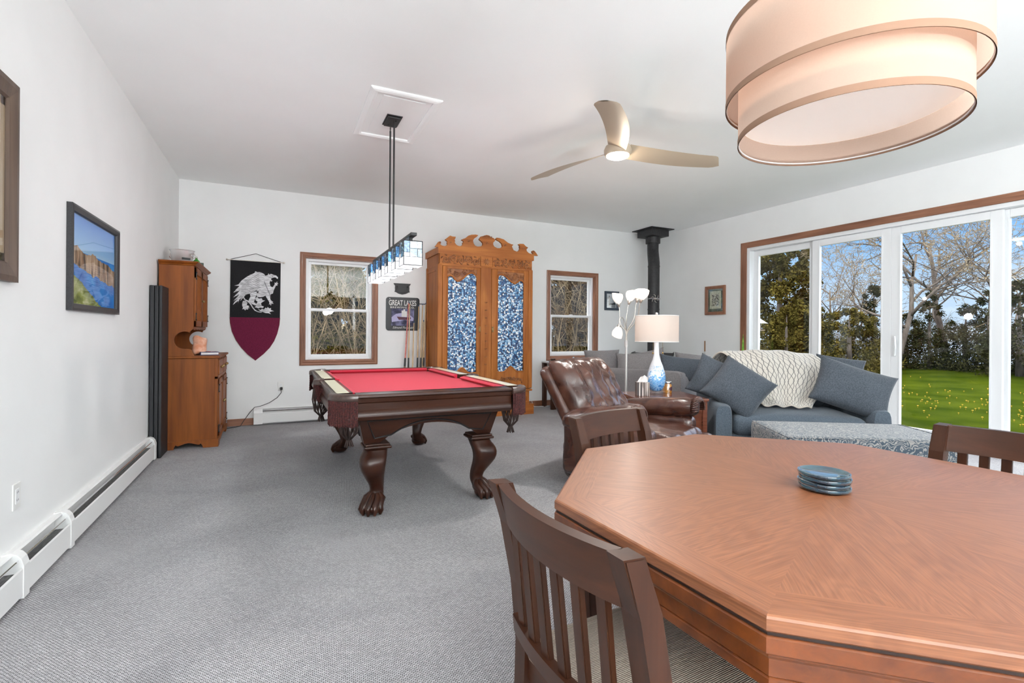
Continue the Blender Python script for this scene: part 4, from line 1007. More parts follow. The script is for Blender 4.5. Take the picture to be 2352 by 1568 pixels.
# sweep travels x0 side -> front -> x1 side ; outside is to the right of travel reversed, profile negated
ring([(0, 2.115), (.022, 2.118), (.026, 2.126), (.012, 2.138), (0, 2.14)], 1.985, 3.415, 6.41, 'frieze_moulding', M_armX)
ring([(-.02, 2.272), (.012, 2.276), (.016, 2.288), (.03, 2.294), (.05, 2.312), (.058, 2.316), (.058, 2.326), (.078, 2.334), (.092, 2.348), (.092, 2.362), (-.02, 2.362)], 1.985, 3.415, 6.41, 'cornice', M_armX)
ring([(0, .37), (.022, .366), (.024, .352), (.010, .345), (0, .34)], 1.985, 3.43, 6.41, 'waist_moulding', M_armX)
ring([(-.02, .15), (.012, .148), (.022, .13), (.030, .115), (.055, .085), (.06, .045), (.085, .04), (.092, .02), (.092, 0.0), (-.02, 0.0)], 1.985, 3.43, 6.41, 'plinth', M_armX)
dr_ = P_(MB().box((2.05, 6.405, .17), (2.68, 6.43, .33), .006), 'drawer', M_armX); P_(MB().sph((2.365, 6.395, .25), .018), 'knob', M_brass, dr_, 4)
dr_ = P_(MB().box((2.70, 6.405, .17), (3.35, 6.43, .33), .006), 'drawer', M_armX); P_(MB().sph((3.025, 6.395, .25), .018), 'knob', M_brass, dr_, 4)
P_(MB().prism(CREST[::-1], .035, Tr(0, 6.43, 0) @ XZ @ Tr(0, 0, 0), bev=0), 'crest', M_armX)
def scroll(mb, cx, cz, R, turns, dr, y=6.40, r=.006, a0=0):
    n = int(18 * turns); pts = []; rad = []
    for i in range(n + 1):
        t_ = i / n; a = a0 + dr * t_ * turns * 2 * PI; q = R * (1 - t_ * .86)
        pts.append((cx + q * math.cos(a), y - .004, cz + q * math.sin(a))); rad.append(r * (1.15 - .5 * t_))
    mb.tube(pts, r, 6, radii=rad); mb.sph((cx, y - .004, cz), r * 1.3, n=8)
def leafblob(mb, cx, cz, a, L, y=6.40, w=.011):
    n = 7; mb.tube([(cx + L * (i / n) * math.cos(a + .5 * i / n), y - .003, cz + L * (i / n) * math.sin(a + .5 * i / n)) for i in range(n + 1)], w, 6, radii=[w * (.25 + math.sin(PI * (i + .4) / (n + .8))) * .75 for i in range(n + 1)], flat=1)
rngc = random.Random(5)
for h0, h1, dd in ((2.02, 2.57, 1), (2.79, 3.38, -1)):
    n = 5; fz = MB()
    for k in range(n):
        cx = h0 + (h1 - h0) * (k + .5) / n; s = 1 if k % 2 else -1
        scroll(fz, cx, 2.205 + s * .008, .047, 1.6, s * dd, r=.0065, a0=rngc.random())
        for j in range(5): leafblob(fz, cx + .05 * math.cos(j * 1.25 + k), 2.205 + .045 * math.sin(j * 1.25 + k), j * 1.25 + k + .9, .038)
    P_(fz, 'frieze_carving', M_carve, ar, 4)
fz = MB()
for j in range(8): leafblob(fz, 2.68, 2.205, j * PI / 4, .05, w=.009)
P_(fz, 'frieze_carving', M_carve, ar, 4)
P_(MB().box((1.99, 6.404, 2.14), (2.585, 6.412, 2.275), .001).box((2.775, 6.404, 2.14), (3.41, 6.412, 2.275), .001).box((2.59, 6.40, 2.14), (2.77, 6.412, 2.275), .002), 'frieze', M_armX)
cr_ = MB()
for (cx, cz, s_) in ((2.68, 2.465, 1), (2.40, 2.47, .8), (2.96, 2.46, .8), (2.14, 2.43, .6), (3.26, 2.44, .6)): scroll(cr_, cx, cz, .022 * s_, 1.3, 1, y=6.394, r=.0035)
for k in range(7): leafblob(cr_, 2.68 + (k - 3) * .02, 2.548, PI / 2 + (k - 3) * -.28, .028, y=6.394, w=.007)
for x_, z_ in ((1.985, 2.417), (3.425, 2.403)): scroll(cr_, x_, z_, .013, 1, 1, y=6.39, r=.005)
P_(cr_, 'crest_carving', M_carve, ar, 4)
def arm_door(x0, x1, g0, g1, apex, flip):
    z0_, z1_ = .385, 2.112; yb = 6.432
    d = MB().box((x0, 6.408, z0_), (g0, yb, z1_), .004).box((g1, 6.408, z0_), (x1, yb, z1_), .004)
    d.box((g0, 6.408, z1_ - .035), (g1, yb, z1_), .002)
    bot = [(g0, z0_), (g1, z0_), (g1, .64)] + [(g1 - (g1 - g0) * i / 16, .64 + .09 * math.exp(-((i / 16 - .5) / .17) ** 2) - .018 * math.sin(PI * i / 16)) for i in range(1, 16)] + [(g0, .64)]
    d.prism(bot, .022, Tr(0, 6.432, 0) @ XZ)
    do_ = P_(d, 'door', M_arm, ar, .6)
    up = [(x, z) for x, z in apex]; up[0] = (g0, up[0][1]); up[-1] = (g1, up[-1][1])
    P_(MB().prism(up + [(g1, z1_ - .034), (g0, z1_ - .034)], .014, Tr(0, 6.430, 0) @ XZ), 'shaped_top_panel', M_carve, do_)
    bd = [(x, 6.410, z) for x, z in up]
    ln_ = MB().tube(bd, .012, 8); ln_.tube([(g0 + .003, 6.41, .65), (g0 + .003, 6.41, up[0][1])], .007, 8).tube([(g1 - .003, 6.41, .65), (g1 - .003, 6.41, up[-1][1])], .007, 8)
    ln_.tube([(x, 6.408, z) for x, z in bot[2:]], .008, 8)
    P_(ln_, 'opening_bead', M_armX, do_, 4)
    P_(MB().box((g0 - .01, 6.424, .62), (g1 + .01, 6.430, 2.07)), 'pebble_panel', M_peb, do_)
    cv = MB(); cxm = (g0 + g1) / 2; w_ = (g1 - g0)
    cc = 2.245 if not flip else 3.135
    scroll(cv, cc, 2.005, .042, 2, 1 if flip else -1, y=6.412, r=.006)
    for a_, s_ in ((-.33, 1), (.3, -1)):
        xx = cc + a_ * .36; scroll(cv, xx, 2.03, .027, 1.5, s_, y=6.412, r=.005)
    xf = 2.43 if not flip else 2.95
    scroll(cv, xf, 2.053, .016, 1.3, 1, y=6.412, r=.004)
    for j in range(26):
        x_ = g0 + .02 + rngc.random() * (w_ - .04); zt2 = max([z for x, z in up if abs(x - x_) < .06] or [2.0]) + .02
        if zt2 < 2.065: leafblob(cv, x_, zt2 + rngc.random() * (2.06 - zt2), rngc.random() * 6, .03, y=6.412, w=.008)
    P_(cv, 'door_carving', M_carve, do_, 4)
    lp = MB()
    for k in range(-3, 4): scroll(lp, cxm + k * .055, .53 + .012 * math.cos(k), .03 - .003 * abs(k), 1.4, 1 if k < 0 else -1, y=6.402, r=.0055)
    for k in range(12): leafblob(lp, cxm + (k - 5.5) * .032, .515 + .03 * math.sin(k * 2.1), k, .03, y=6.402, w=.008)
    P_(lp, 'lower_carving', M_carve, do_, 4)
    hx_ = x1 - .012 if not flip else x0 + .016
    h = MB().box((hx_ - .012, 6.398, 1.205), (hx_ + .012, 6.408, 1.285), .004).sph((hx_, 6.392, 1.27), .011).sph((hx_, 6.388, 1.215), .009)
    h.tube([(hx_, 6.388, 1.27), (hx_, 6.378, 1.24), (hx_, 6.386, 1.215)], .005, 8)
    P_(h, 'handle', M_brass, do_, 1)
arm_door(2.037, 2.590, 2.103, 2.538, APEX1, False)
arm_door(2.766, 3.360, 2.856, 3.282, APEX2, True)

# ================================================================== hutch
M_hut = wood('orange_maple', (.16, .038, .004), (.29, .082, .009), 'Z', .7, .5, .0, spec=.3, bs=.03)
M_hutY = wood('orange_maple_y', (.16, .038, .004), (.29, .082, .009), 'Y', .7, .5, .0, spec=.3, bs=.03)
HX, HY0, HY1 = -1.055, 5.875, 6.83
ht = thing('hutch', 'orange maple hutch cabinet with spindle doors standing in the left corner', 'hutch', (-.80, 6.35, 0)); LH = Tr(.80, -6.35, 0)
def Q_(mb, name, m_, par=ht, sm=None): return mb.done(name, m_, par, sm, M=LH)
Q_(MB().box((HX, HY0 + .004, .075), (-.56, HY1 - .004, .915), .003), 'base_cabinet', M_hut)
Q_(MB().box((HX, HY0 - .018, .915), (-.528, HY1 + .018, .938), .006), 'counter_top', M_hutY)
Q_(MB().box((-.575, HY0, .075), (-.548, HY0 + .045, .915), .002).box((-.575, HY1 - .045, .075), (-.548, HY1, .915), .002).box((-.575, HY0, .70), (-.548, HY1, .725), .002).box((-.575, 6.335, .1), (-.548, 6.37, .915), .002), 'face_frame', M_hut)
def skirt(L0, L1, zt2=.082):
    w_ = L1 - L0; k = .13
    return [(L0, 0), (L0, zt2), (L1, zt2), (L1, 0), (L1 - k, 0)] + [(L1 - k - (w_ - 2 * k) * t_, [.028, .048, .034, .042, .056, .062, .056, .042, .034, .048, .028][i]) for i, t_ in enumerate([.02, .07, .14, .24, .37, .5, .63, .76, .86, .93, .98])] + [(L0 + k, 0)]
Q_(MB().prism(skirt(HX, -.542), .018, Tr(0, HY0 + .008, 0) @ XZ @ Tr(0, 0, 0), bev=.002), 'side_skirt', M_hut)
Q_(MB().prism(skirt(HY0 - .008, HY1 + .008), .018, Tr(-.556, 0, 0) @ YZ), 'front_skirt', M_hutY)
for k, (a, c_) in enumerate(((HY0 + .05, 6.33), (6.375, HY1 - .05))):
    d_ = Q_(MB().box((-.553, a, .735), (-.538, c_, .895), .006), 'drawer', M_hutY)
    for q in (.3, .7): Q_(MB().sph((-.524, a + (c_ - a) * q, .815), .014).cyl((-.533, a + (c_ - a) * q, .815), .006, .02, 10, axis='X'), 'knob', M_brass, d_, 1)
    d_ = MB().box((-.553, a, .10), (-.538, a + .055, .69), .004).box((-.553, c_ - .055, .10), (-.538, c_, .69), .004).box((-.553, a, .10), (-.538, c_, .16), .004).box((-.553, a, .635), (-.538, c_, .69), .004).box((-.556, a + .07, .175), (-.543, c_ - .07, .62), .01)
    d_ = Q_(d_, 'door', M_hut)
    kn = c_ - .02 if k == 0 else a + .02
    Q_(MB().sph((-.524, kn, .42), .014).cyl((-.533, kn, .42), .006, .02, 10, axis='X'), 'knob', M_brass, d_, 1)
    hy_ = a - .004 if k == 0 else c_ + .004
    for z in (.18, .60): Q_(MB().box((-.542, hy_ - .012, z - .03), (-.535, hy_ + .012, z + .03), .003).sph((-.536, hy_ - .006, z + .035), .008, n=8).sph((-.536, hy_ - .006, z - .035), .008, n=8), 'hinge', M_black, d_)
# upper part
def side_poly():
    p = [(HX, .938), (HX, 1.865), (-.762, 1.865), (-.762, 1.215)]
    p += [(-.778, 1.205), (-.79, 1.192), (-.795, 1.178)]
    cx, cz, R = -.838, 1.10, .088
    p += [(cx + R * math.cos(math.radians(a)), cz + R * math.sin(math.radians(a))) for a in range(62, 290, 12)]
    p += [(-.80, 1.012), (-.785, 1.006), (-.773, .99), (-.768, .97), (-.76, .958), (-.752, .938)]
    return p[::-1]
for y_ in (HY0 + .02, HY1):
    Q_(MB().prism(side_poly(), .02, Tr(0, y_, 0) @ XZ), 'side_board', M_hut)
Q_(MB().box((HX, HY0 + .02, .938), (HX + .012, HY1 - .02, 1.865)), 'back_board', M_hut)
Q_(MB().box((HX + .012, HY0 + .02, 1.218), (-.775, HY1 - .02, 1.236)).box((HX + .012, HY0 + .02, 1.84), (-.765, HY1 - .02, 1.86)).box((HX + .012, HY0 + .02, 1.52), (-.80, HY1 - .02, 1.535)), 'shelf', M_hutY)
sc = [(HY0 + .02, 1.236), (HY1 - .02, 1.236)] + [(HY1 - .02 - (HY1 - HY0 - .04) * i / 36, 1.218 - .016 * abs(math.sin(i * PI / 6))) for i in range(37)]
Q_(MB().prism(sc[::-1], .014, Tr(-.776, 0, 0) @ YZ), 'scalloped_valance', M_hutY)
Q_(MB().sweep([(0, 1.855), (.012, 1.858), (.018, 1.868), (.04, 1.885), (.045, 1.897), (0, 1.897)][::1], [(HX, HY0, 0), (-.762, HY0, 0), (-.762, HY1, 0), (HX, HY1, 0)]).box((HX, HY0, 1.86), (-.762, HY1, 1.896)), 'cornice', M_hutY)
for k, (a, c_) in enumerate(((HY0 + .02, 6.345), (6.355, HY1 - .02))):
    x_ = -.762
    top_ = [(a, 1.845), (a, 1.74)] + [(a + .045 + (c_ - a - .09) * i / 20, 1.765 + .018 * abs(math.sin(i * PI / 5))) for i in range(21)] + [(c_, 1.74), (c_, 1.845)]
    d_ = MB().box((x_, a, 1.24), (x_ + .018, a + .045, 1.845), .002).box((x_, c_ - .045, 1.24), (x_ + .018, c_, 1.845), .002).box((x_, a, 1.24), (x_ + .018, c_, 1.30), .002)
    d_.prism(top_, .018, Tr(x_, 0, 0) @ YZ)
    d_ = Q_(d_, 'glazed_door', M_hut)
    n = 5
    for j in range(n):
        yy = a + .045 + (c_ - a - .09) * (j + .5) / n; pr = []
        for i in range(25):
            z = 1.30 + .47 * i / 24; pr.append((.0075 + .006 * abs(math.sin(i * PI / 6)) + (.004 if i in (12,) else 0), z))
        Q_(MB().lathe(pr, 12, (x_ + .006, yy, 0)), 'spindle', M_hut, d_, 1)
    kn = c_ - .022 if k == 0 else a + .022
    Q_(MB().sph((x_ + .03, kn, 1.52), .012), 'knob', M_brass, d_, 1)
    hy_ = a + .002 if k == 0 else c_ - .002
    for z in (1.34, 1.76): Q_(MB().box((x_ + .016, hy_ - .010, z - .028), (x_ + .022, hy_ + .014, z + .028), .003).sph((x_ + .02, hy_, z + .032), .008, n=8).sph((x_ + .02, hy_, z - .032), .008, n=8), 'hinge', M_black, d_)
# things on the hutch
bk = thing('ice_bucket', 'polished steel ice bucket with ring handles on top of the hutch', 'bucket', (-.905, 6.16, 1.897))
MB().lathe([(0, 0), (.085, 0), (.09, .005), (.105, .13), (.115, .145), (.112, .147), (.100, .135), (.085, .02), (0, .015)], 36).done('bowl', mat('satin_steel', (.86, .86, .87), .38, metal=.75), bk, .8)
for s in (-1, 1):
    h = MB().sph((s * .108, 0, .115), .012, (1.6, 1, 1), 10); h.tube([(s * .122, .024 * math.cos(a), .09 + .026 * math.sin(a)) for a in [2 * PI * i / 16 for i in range(16)]], .003, 6, closed=True); h.done('ring_handle', M_chrome, bk, 1, M=Rz(-.5))
MB().box((-.04, -.1005, .04), (.04, -.0985, .062)).done('black_label_band', M_black, bk, M=Rz(.5))
M_green = noisy('green_glass', (.02, .18, .02), (.12, .45, .06), 20, .15, coat=.5)
t = thing('bottle', 'small green glass bottle with a wire closure behind the ice bucket', 'bottle', (-.80, 6.34, 1.897))
MB().lathe([(0, 0), (.032, 0), (.034, .01), (.034, .06), (.012, .085), (.011, .10), (0, .10)], 20).done('bottle_body', M_green, t, .8)
MB().tube([(.014 * math.cos(a), .014 * math.sin(a), .095) for a in [i * .7 for i in range(9)]], .003, 5, closed=True).sph((0, 0, .108), .012, n=10).done('closure', M_chrome, t, 1)
t = tag(MB().box((-.05, -.03, 0), (.05, .03, .062), .004).done('tin_box', mat('dark_green_tin', (.03, .06, .04), .4), None, loc=(0, 0, 0)), 'small dark green tin beside the green bottle on the hutch', 'box'); t.location = (-.80, 6.46, 1.897); t.rotation_euler = (0, 0, .3)
M_salt = noisy('salmon_salt_crystal', (.62, .22, .10), (.85, .52, .38), 14, .45, sss=1, bs=.3, bd=.01, bscale=24)
t = thing('salt_lamp', 'rough salmon-pink salt rock lamp on a dark base on the hutch counter', 'lamp', (-.735, 6.16, .938))
rk = MB(); softbox(rk, (-.055, -.06, .012), (.055, .06, .20), .05, n=8, wr=.045, seed=3, fs=14); rk.done('salt_rock', M_salt, t, .5)
MB().cyl((0, 0, .007), .06, .014, 24, bev=.003).done('lamp_base', M_pool, t, .6)
M_uj = mat('navy_flag_cloth', (.03, .035, .12), .8); M_red_ = mat('flag_red', (.5, .02, .04), .8); M_wt = mat('flag_white', (.8, .78, .76), .8)
t = thing('book', 'book with a navy, red and white crossed cover on the hutch counter', 'book', (-.665, 6.18, .938), .25)
MB().box((-.085, -.10, 0), (.085, .10, .006), .001).box((-.085, -.10, .028), (.085, .10, .034), .001).box((-.085, -.10, 0), (-.08, .10, .034)).done('cover', M_uj, t)
MB().box((-.08, -.096, .006), (.081, .096, .028)).done('pages', M_wt, t)
st2 = MB()
for a in (-1, 1): st2.box((-.13, -.013, .0341), (.13, .013, .0346), 0, Rz(a * math.atan2(.2, .17)))
def clipbox(mb, x, y):
    for v in mb.bm.verts: v.co.x = max(-x, min(x, v.co.x)); v.co.y = max(-y, min(y, v.co.y))
clipbox(st2, .085, .10); st2.box((-.02, -.10, .0342), (.02, .10, .0349)).box((-.085, -.022, .0342), (.085, .022, .0349)); st2.done('white_cross', M_wt, t)
MB().box((-.012, -.10, .0344), (.012, .10, .0353)).box((-.085, -.013, .0344), (.085, .013, .0353)).done('red_cross', M_red_, t)
# tall black panel between heater and hutch
t = thing('upright_panel', 'tall black ridged panel leaning upright against the hutch side', 'panel', (-1.02, 5.70, 0))
for k, (a, b_) in enumerate(((-.045, -.012), (-.008, .022), (.026, .05))):
    MB().box((a, -.155 + .0 * k, 0), (b_, .155, 1.62), .006).done('leaf', M_blackm, t)

# ================================================================== wall banner
M_blk = noisy('black_wool_cloth', (.006, .006, .007), (.014, .014, .016), 150, .95, bs=.3, bd=.001)
M_mar = noisy('maroon_wool_cloth', (.11, .004, .028), (.17, .010, .045), 120, .95, bs=.3, bd=.001)
M_emb = noisy('white_embroidery', (.34, .34, .35), (.80, .80, .82), 30, .7, bs=.5, bd=.002, sc=(.5, 1, 3))
M_embd = mat('grey_embroidery_line', (.10, .10, .11), .8)
tb = thing('wall_banner', 'shield-shaped black and maroon cloth banner with a white embroidered griffin', 'banner', (-.245, 7.04, 1.37)); LB = Tr(.245, -7.04, -1.37)
def B_(mb, nm, m_, par=tb, sm=None): return mb.done(nm, m_, par, sm, M=LB)
bl = B_(MB().prism([(-.53, 1.37), (.037, 1.37), (.042, 2.085), (-.527, 2.085)], .006, Tr(0, 7.044, 0) @ XZ), 'black_field', M_blk)
B_(MB().prism([(-.53, 1.37), (-.526, 1.30), (-.505, 1.19), (-.46, 1.08), (-.40, .985), (-.33, .90), (-.243, .822), (-.15, .905), (-.08, .985), (-.03, 1.07), (.005, 1.165), (.03, 1.28), (.037, 1.37)], .006, Tr(0, 7.044, 0) @ XZ), 'maroon_field', M_mar)
edge = MB().tube([(-.53, 7.041, 1.37), (-.526, 7.041, 1.30), (-.505, 7.041, 1.19), (-.46, 7.041, 1.08), (-.40, 7.041, .985), (-.33, 7.041, .90), (-.243, 7.041, .822), (-.15, 7.041, .905), (-.08, 7.041, .985), (-.03, 7.041, 1.07), (.005, 7.041, 1.165), (.03, 7.041, 1.28), (.037, 7.041, 1.37)], .003, 5)
B_(edge, 'edge_cord', mat('tan_cord', (.35, .25, .16), .8), tb, 4)
gr = MB()
for pl_, h in ((WING, .002), (BODY, .0035), (HAUNCH, .0045), (PAW1, .003), (PAW2, .003), (TUFT, .0025)): gr.prism(pl_[::-1], h, Tr(0, 7.0382, 0) @ XZ)
gr.tube([(x, 7.0365, z) for x, z in TAIL], .009, 6, radii=[.009] * 6 + [.008, .008, .007, .007, .006])
go = B_(gr, 'griffin', M_emb, bl)
ln2 = MB()
for k in range(9):
    t_ = k / 8; a = (-.30 + .10 * t_, 1.90 - .20 * t_); ln2.tube([(-.21 + .02 * t_, 7.0355, 1.93 - .2 * t_), (-.30 - .005 * k, 7.0355, 1.86 - .2 * t_), (-.40 - .004 * k, 7.0355, 1.76 - .17 * t_)], .0016, 4)
for k in range(10): ln2.tube([(-.15 + .008 * k, 7.034, 1.85 - .02 * k), (-.14 + .008 * k, 7.034, 1.80 - .02 * k)], .0015, 4)
ln2.sph((-.052, 7.034, 1.905), .005, n=8)
B_(ln2, 'stitch_line', M_embd, bl)
B_(MB().cyl((-.243, 7.035, 2.09), .006, .64, 10, axis='X').sph((-.565, 7.035, 2.09), .013, n=10).sph((.08, 7.035, 2.09), .013, n=10), 'hanging_rod', M_nickel, tb, 1)
B_(MB().tube([(-.525, 7.035, 2.096), (-.245, 7.04, 2.185), (.04, 7.035, 2.096)], .0035, 6), 'hanging_cord', M_black, tb, 1)

# ================================================================== sign, plaque, cues
def text(s, size, loc, m_, par, name='lettering', xs=1.0, ext=.0012, shear=0, spacing=1, R=None, off=0.0):
    cu = bpy.data.curves.new('txt', 'FONT'); cu.body = s; cu.size = size; cu.extrude = ext; cu.align_x = 'CENTER'; cu.align_y = 'CENTER'; cu.shear = shear; cu.space_character = spacing; cu.offset = off
    o = bpy.data.objects.new('txt', cu); COL.objects.link(o)
    me = bpy.data.meshes.new_from_object(o.evaluated_get(bpy.context.evaluated_depsgraph_get())) if False else None
    bpy.context.view_layer.update(); me = bpy.data.meshes.new_from_object(o.evaluated_get(bpy.context.evaluated_depsgraph_get()))
    COL.objects.unlink(o); bpy.data.objects.remove(o)
    M_ = Tr(*loc) @ (R if R is not None else Matrix()) @ XZ @ Matrix.Diagonal((xs, 1, 1, 1)); me.transform(M_)
    me.materials.clear(); me.materials.append(m_); ob = bpy.data.objects.new(name, me); COL.objects.link(ob); ob.parent = par; return ob
M_signw = mat('sign_white_print', (.72, .72, .70), .6)
sg_ = thing('brewery_sign', 'black rounded brewery tin sign with white lettering and a ship picture', 'sign', (1.643, 7.05, 1.46)); LS = Tr(-1.643, -7.05, -1.46)
def rrect(x0, x1, z0, z1, r, n=6):
    p = []
    for cx, cz, a in ((x1 - r, z1 - r, 0), (x0 + r, z1 - r, 90), (x0 + r, z0 + r, 180), (x1 - r, z0 + r, 270)):
        p += [(cx + r * math.cos(math.radians(a + 90 * i / n)), cz + r * math.sin(math.radians(a + 90 * i / n))) for i in range(n + 1)]
    return p
bd_ = MB().prism(rrect(-.243, .243, -.24, .24, .04), .008, Tr(0, -.001, 0) @ XZ, bev=.002).done('board', mat('sign_black', (.012, .012, .014), .35), sg_)
text('GREAT LAKES', .108, (-.005, -.0095, .155), M_signw, sg_, xs=.60, off=.0015)
text('BREWING CO.', .036, (-.005, -.0095, .092), M_signw, sg_, xs=1.28, spacing=1.25, off=.0005)
text('Edmund Fitzgerald', .046, (.0, -.0095, -.197), M_signw, sg_, xs=.86, shear=.35)
M_sea = noisy('stormy_picture', (.015, .015, .05), (.28, .28, .50), 9, .6, detail=5, lo=.4, hi=.75)
pc_ = MB().box((-.168, -.0105, -.17), (.162, -.009, .075)).done('picture', M_sea, sg_)
MB().prism([(-.165, -.05), (-.10, .0), (.02, .02), (.10, -.01), (.155, -.06), (.15, -.10), (.02, -.085), (-.16, -.12)], .001, Tr(0, -.0105, 0) @ XZ).done('wave', mat('print_lilac', (.42, .40, .62), .6), pc_)
MB().prism([(-.09, -.04), (.12, -.05), (.10, -.085), (-.06, -.085)], .001, Tr(0, -.0115, 0) @ XZ).done('ship_hull', mat('print_maroon', (.10, .03, .05), .6), pc_)
MB().prism([(-.02, -.04), (-.02, .05), (.005, .05), (.005, .068), (.03, .068), (.03, .04), (.06, .04), (.06, -.04)], .001, Tr(0, -.0118, 0) @ XZ).done('ship_bridge', M_signw, pc_)
for x_ in (-.19, .19): MB().cyl((x_, -.0105, .215), .004, .002, 8, axis='Y').done('screw', M_chrome, sg_)
wp = thing('wall_plaque', 'dark iron shield-shaped plaque above the brewery sign', 'plaque', (1.63, 7.05, 1.82))
MB().prism([(-.125, .08), (-.115, .06), (-.10, .045), (-.105, .01), (-.10, -.02), (-.11, -.045), (-.09, -.045), (-.08, -.055), (-.05, -.07), (0, -.08), (.05, -.07), (.08, -.055), (.09, -.045), (.11, -.045), (.10, -.02), (.105, .01), (.10, .045), (.115, .06), (.125, .08)][::-1], .012, XZ, bev=.002).done('shield', M_black, wp)
rel = MB()
for s in (-1, 1): rel.tube([(s * (.085 + .012 * math.cos(a)), -.014, .0 + .022 * math.sin(a)) for a in [i * .6 for i in range(8)]], .003, 5); rel.sph((s * .075, -.013, .035), .008, n=8)
rel.tube([(-.05, -.014, -.05), (0, -.014, -.06), (.05, -.014, -.05)], .003, 5); rel.done('relief', M_blackm, wp)

M_maple = noisy('maple_shaft', (.52, .34, .17), (.66, .46, .26), 6, .35, coat=.4)
M_redsh = noisy('red_wrapped_shaft', (.45, .05, .05), (.75, .35, .30), 160, .5, sc=(1, 1, .5))
M_cbut = mat('cue_butt_black', (.012, .011, .012), .35); M_cwood = mat('cue_butt_wood', (.28, .13, .05), .35, coat=.4)
cuel = [('leaning cue with a red spiral-painted shaft, leftmost by the brewery sign', 1.723, 1.642, 1.640, 0), ('straight maple cue just right of the red cue', 1.738, 1.630, 1.703, 1),
        ('short maple cue in front of the right part of the brewery sign', 1.802, 1.353, 1.768, 2), ('maple cue right beside the brewery sign edge', 1.871, 1.596, 1.834, 1),
        ('thin maple cue between the sign and the armoire', 1.930, 1.617, 1.880, 1), ('short maple cue just left of the cue leaning at the armoire', 1.945, 1.375, 1.915, 2), ('rightmost cue, pinkish, leaning toward the armoire side', 1.975, 1.630, 1.925, 3)]
for lab, xt, zt2, xb, kind in cuel:
    # base on the rack's foot board
    z0_ = .032; dz = zt2 - .73; x0_ = xb + (xb - xt) / dz * (.73 - z0_) * (.6 if kind == 0 else .8); y0_ = 6.90; yt_ = 7.028
    t = thing('pool_cue', lab, 'pool cue', (x0_, y0_, z0_), 0, 'pool cues leaning beside the armoire')
    d = Vector((xt - x0_, yt_ - y0_, zt2 - z0_)); Lc = d.length
    R_ = d.to_track_quat('Z', 'Y').to_matrix().to_4x4()
    kb = (.80 if kind != 2 else .45) / Lc
    mbk = {0: M_cwood, 1: M_cbut, 2: M_maple, 3: M_cwood}[kind]
    MB().lathe([(0, 0), (.0150, 0), (.0155, .01), (.0115, kb * Lc)], 12).done('butt', mbk, t, 1, M=R_)
    MB().lathe([(.0115, kb * Lc), (.0065, Lc - .02), (.0065, Lc - .02), (0, Lc - .02)], 12).done('shaft', M_redsh if kind == 0 else M_maple, t, 1, M=R_)
    MB().lathe([(.0066, Lc - .02), (.0066, Lc - .002), (.004, Lc), (0, Lc)], 12).done('tip', mat('blue_chalked_tip', (.05, .10, .2), .8) if 'blue_chalked_tip' not in MATS else MATS['blue_chalked_tip'], t, 1, M=R_)
    if kind in (0, 3): MB().lathe([(.0128, .68 if kind == 0 else .68), (.0135, .69), (.0132, .78), (.012, .80)], 12, cap=False).done('grip_wrap', M_cbut, t, 1, M=R_)
t = thing('cue_rack', 'low dark floor rack holding the pool cues beside the armoire', 'rack', (1.80, 6.93, 0))
MB().box((-.26, -.075, 0), (.16, .10, .030), .005).done('foot_board', M_pool, t)
t = tag(MB().box((-.10, -.012, -.006), (.055, .012, .006), .002).done('cue_clip', M_black), 'small black cue clip bar on the wall above the cues', 'rack'); t.location = (1.955, 7.038, 1.612)

# ================================================================== framed pictures
def frame(name, lab, wall, c, w, h, fw, m_frame, m_pic, mat_w=0, m_mat=None, depth=.028, slope=.010, cat='picture'):
    rz_ = {'L': PI / 2, 'B': 0, 'R': -PI / 2}[wall]
    t = thing(name, lab, cat, c, rz_)
    fr = MB(); prof = [(0, 0), (0, depth), (fw * .3, depth + slope * .3), (fw * .9, depth * .8), (fw, depth * .5), (fw, 0)]
    # frame swept in the XZ plane: build in XY then stand up
    X_, Z_ = w / 2, h / 2
    t_ = bmesh.new(); rings = []
    for (px, pz) in ((-X_, -Z_), (X_, -Z_), (X_, Z_), (-X_, Z_)):
        rings.append([t_.verts.new((px - math.copysign(u, px), -hh, pz - math.copysign(u, pz))) for u, hh in prof])
    for k in range(4):
        a, b_ = rings[k], rings[(k + 1) % 4]
        for i in range(len(prof)): j = (i + 1) % len(prof); t_.faces.new((a[i], a[j], b_[j], b_[i]))
    bmesh.ops.recalc_face_normals(t_, faces=t_.faces); fr._add(t_); fr.done('frame', m_frame, t)
    iw, ih = X_ - fw, Z_ - fw
    if mat_w:
        mm = MB()
        for q in (((-iw, -.010, -ih), (iw, -.006, -ih + mat_w)), ((-iw, -.010, ih - mat_w), (iw, -.006, ih)), ((-iw, -.010, -ih), (-iw + mat_w, -.006, ih)), ((iw - mat_w, -.010, -ih), (iw, -.006, ih))): mm.box(*q)
        mm.done('mat_board', m_mat, t)
    p = MB().quad((-iw, -.005, -ih), (iw, -.005, -ih), (iw, -.005, ih), (-iw, -.005, ih)).box((-iw, -.004, -ih), (iw, -.001, ih)); po = p.done('picture', m_pic, t)
    MB().box((-iw, -.013, -ih), (iw, -.0115, ih)).done('glass', M_picglass, t)
    return t, iw, ih
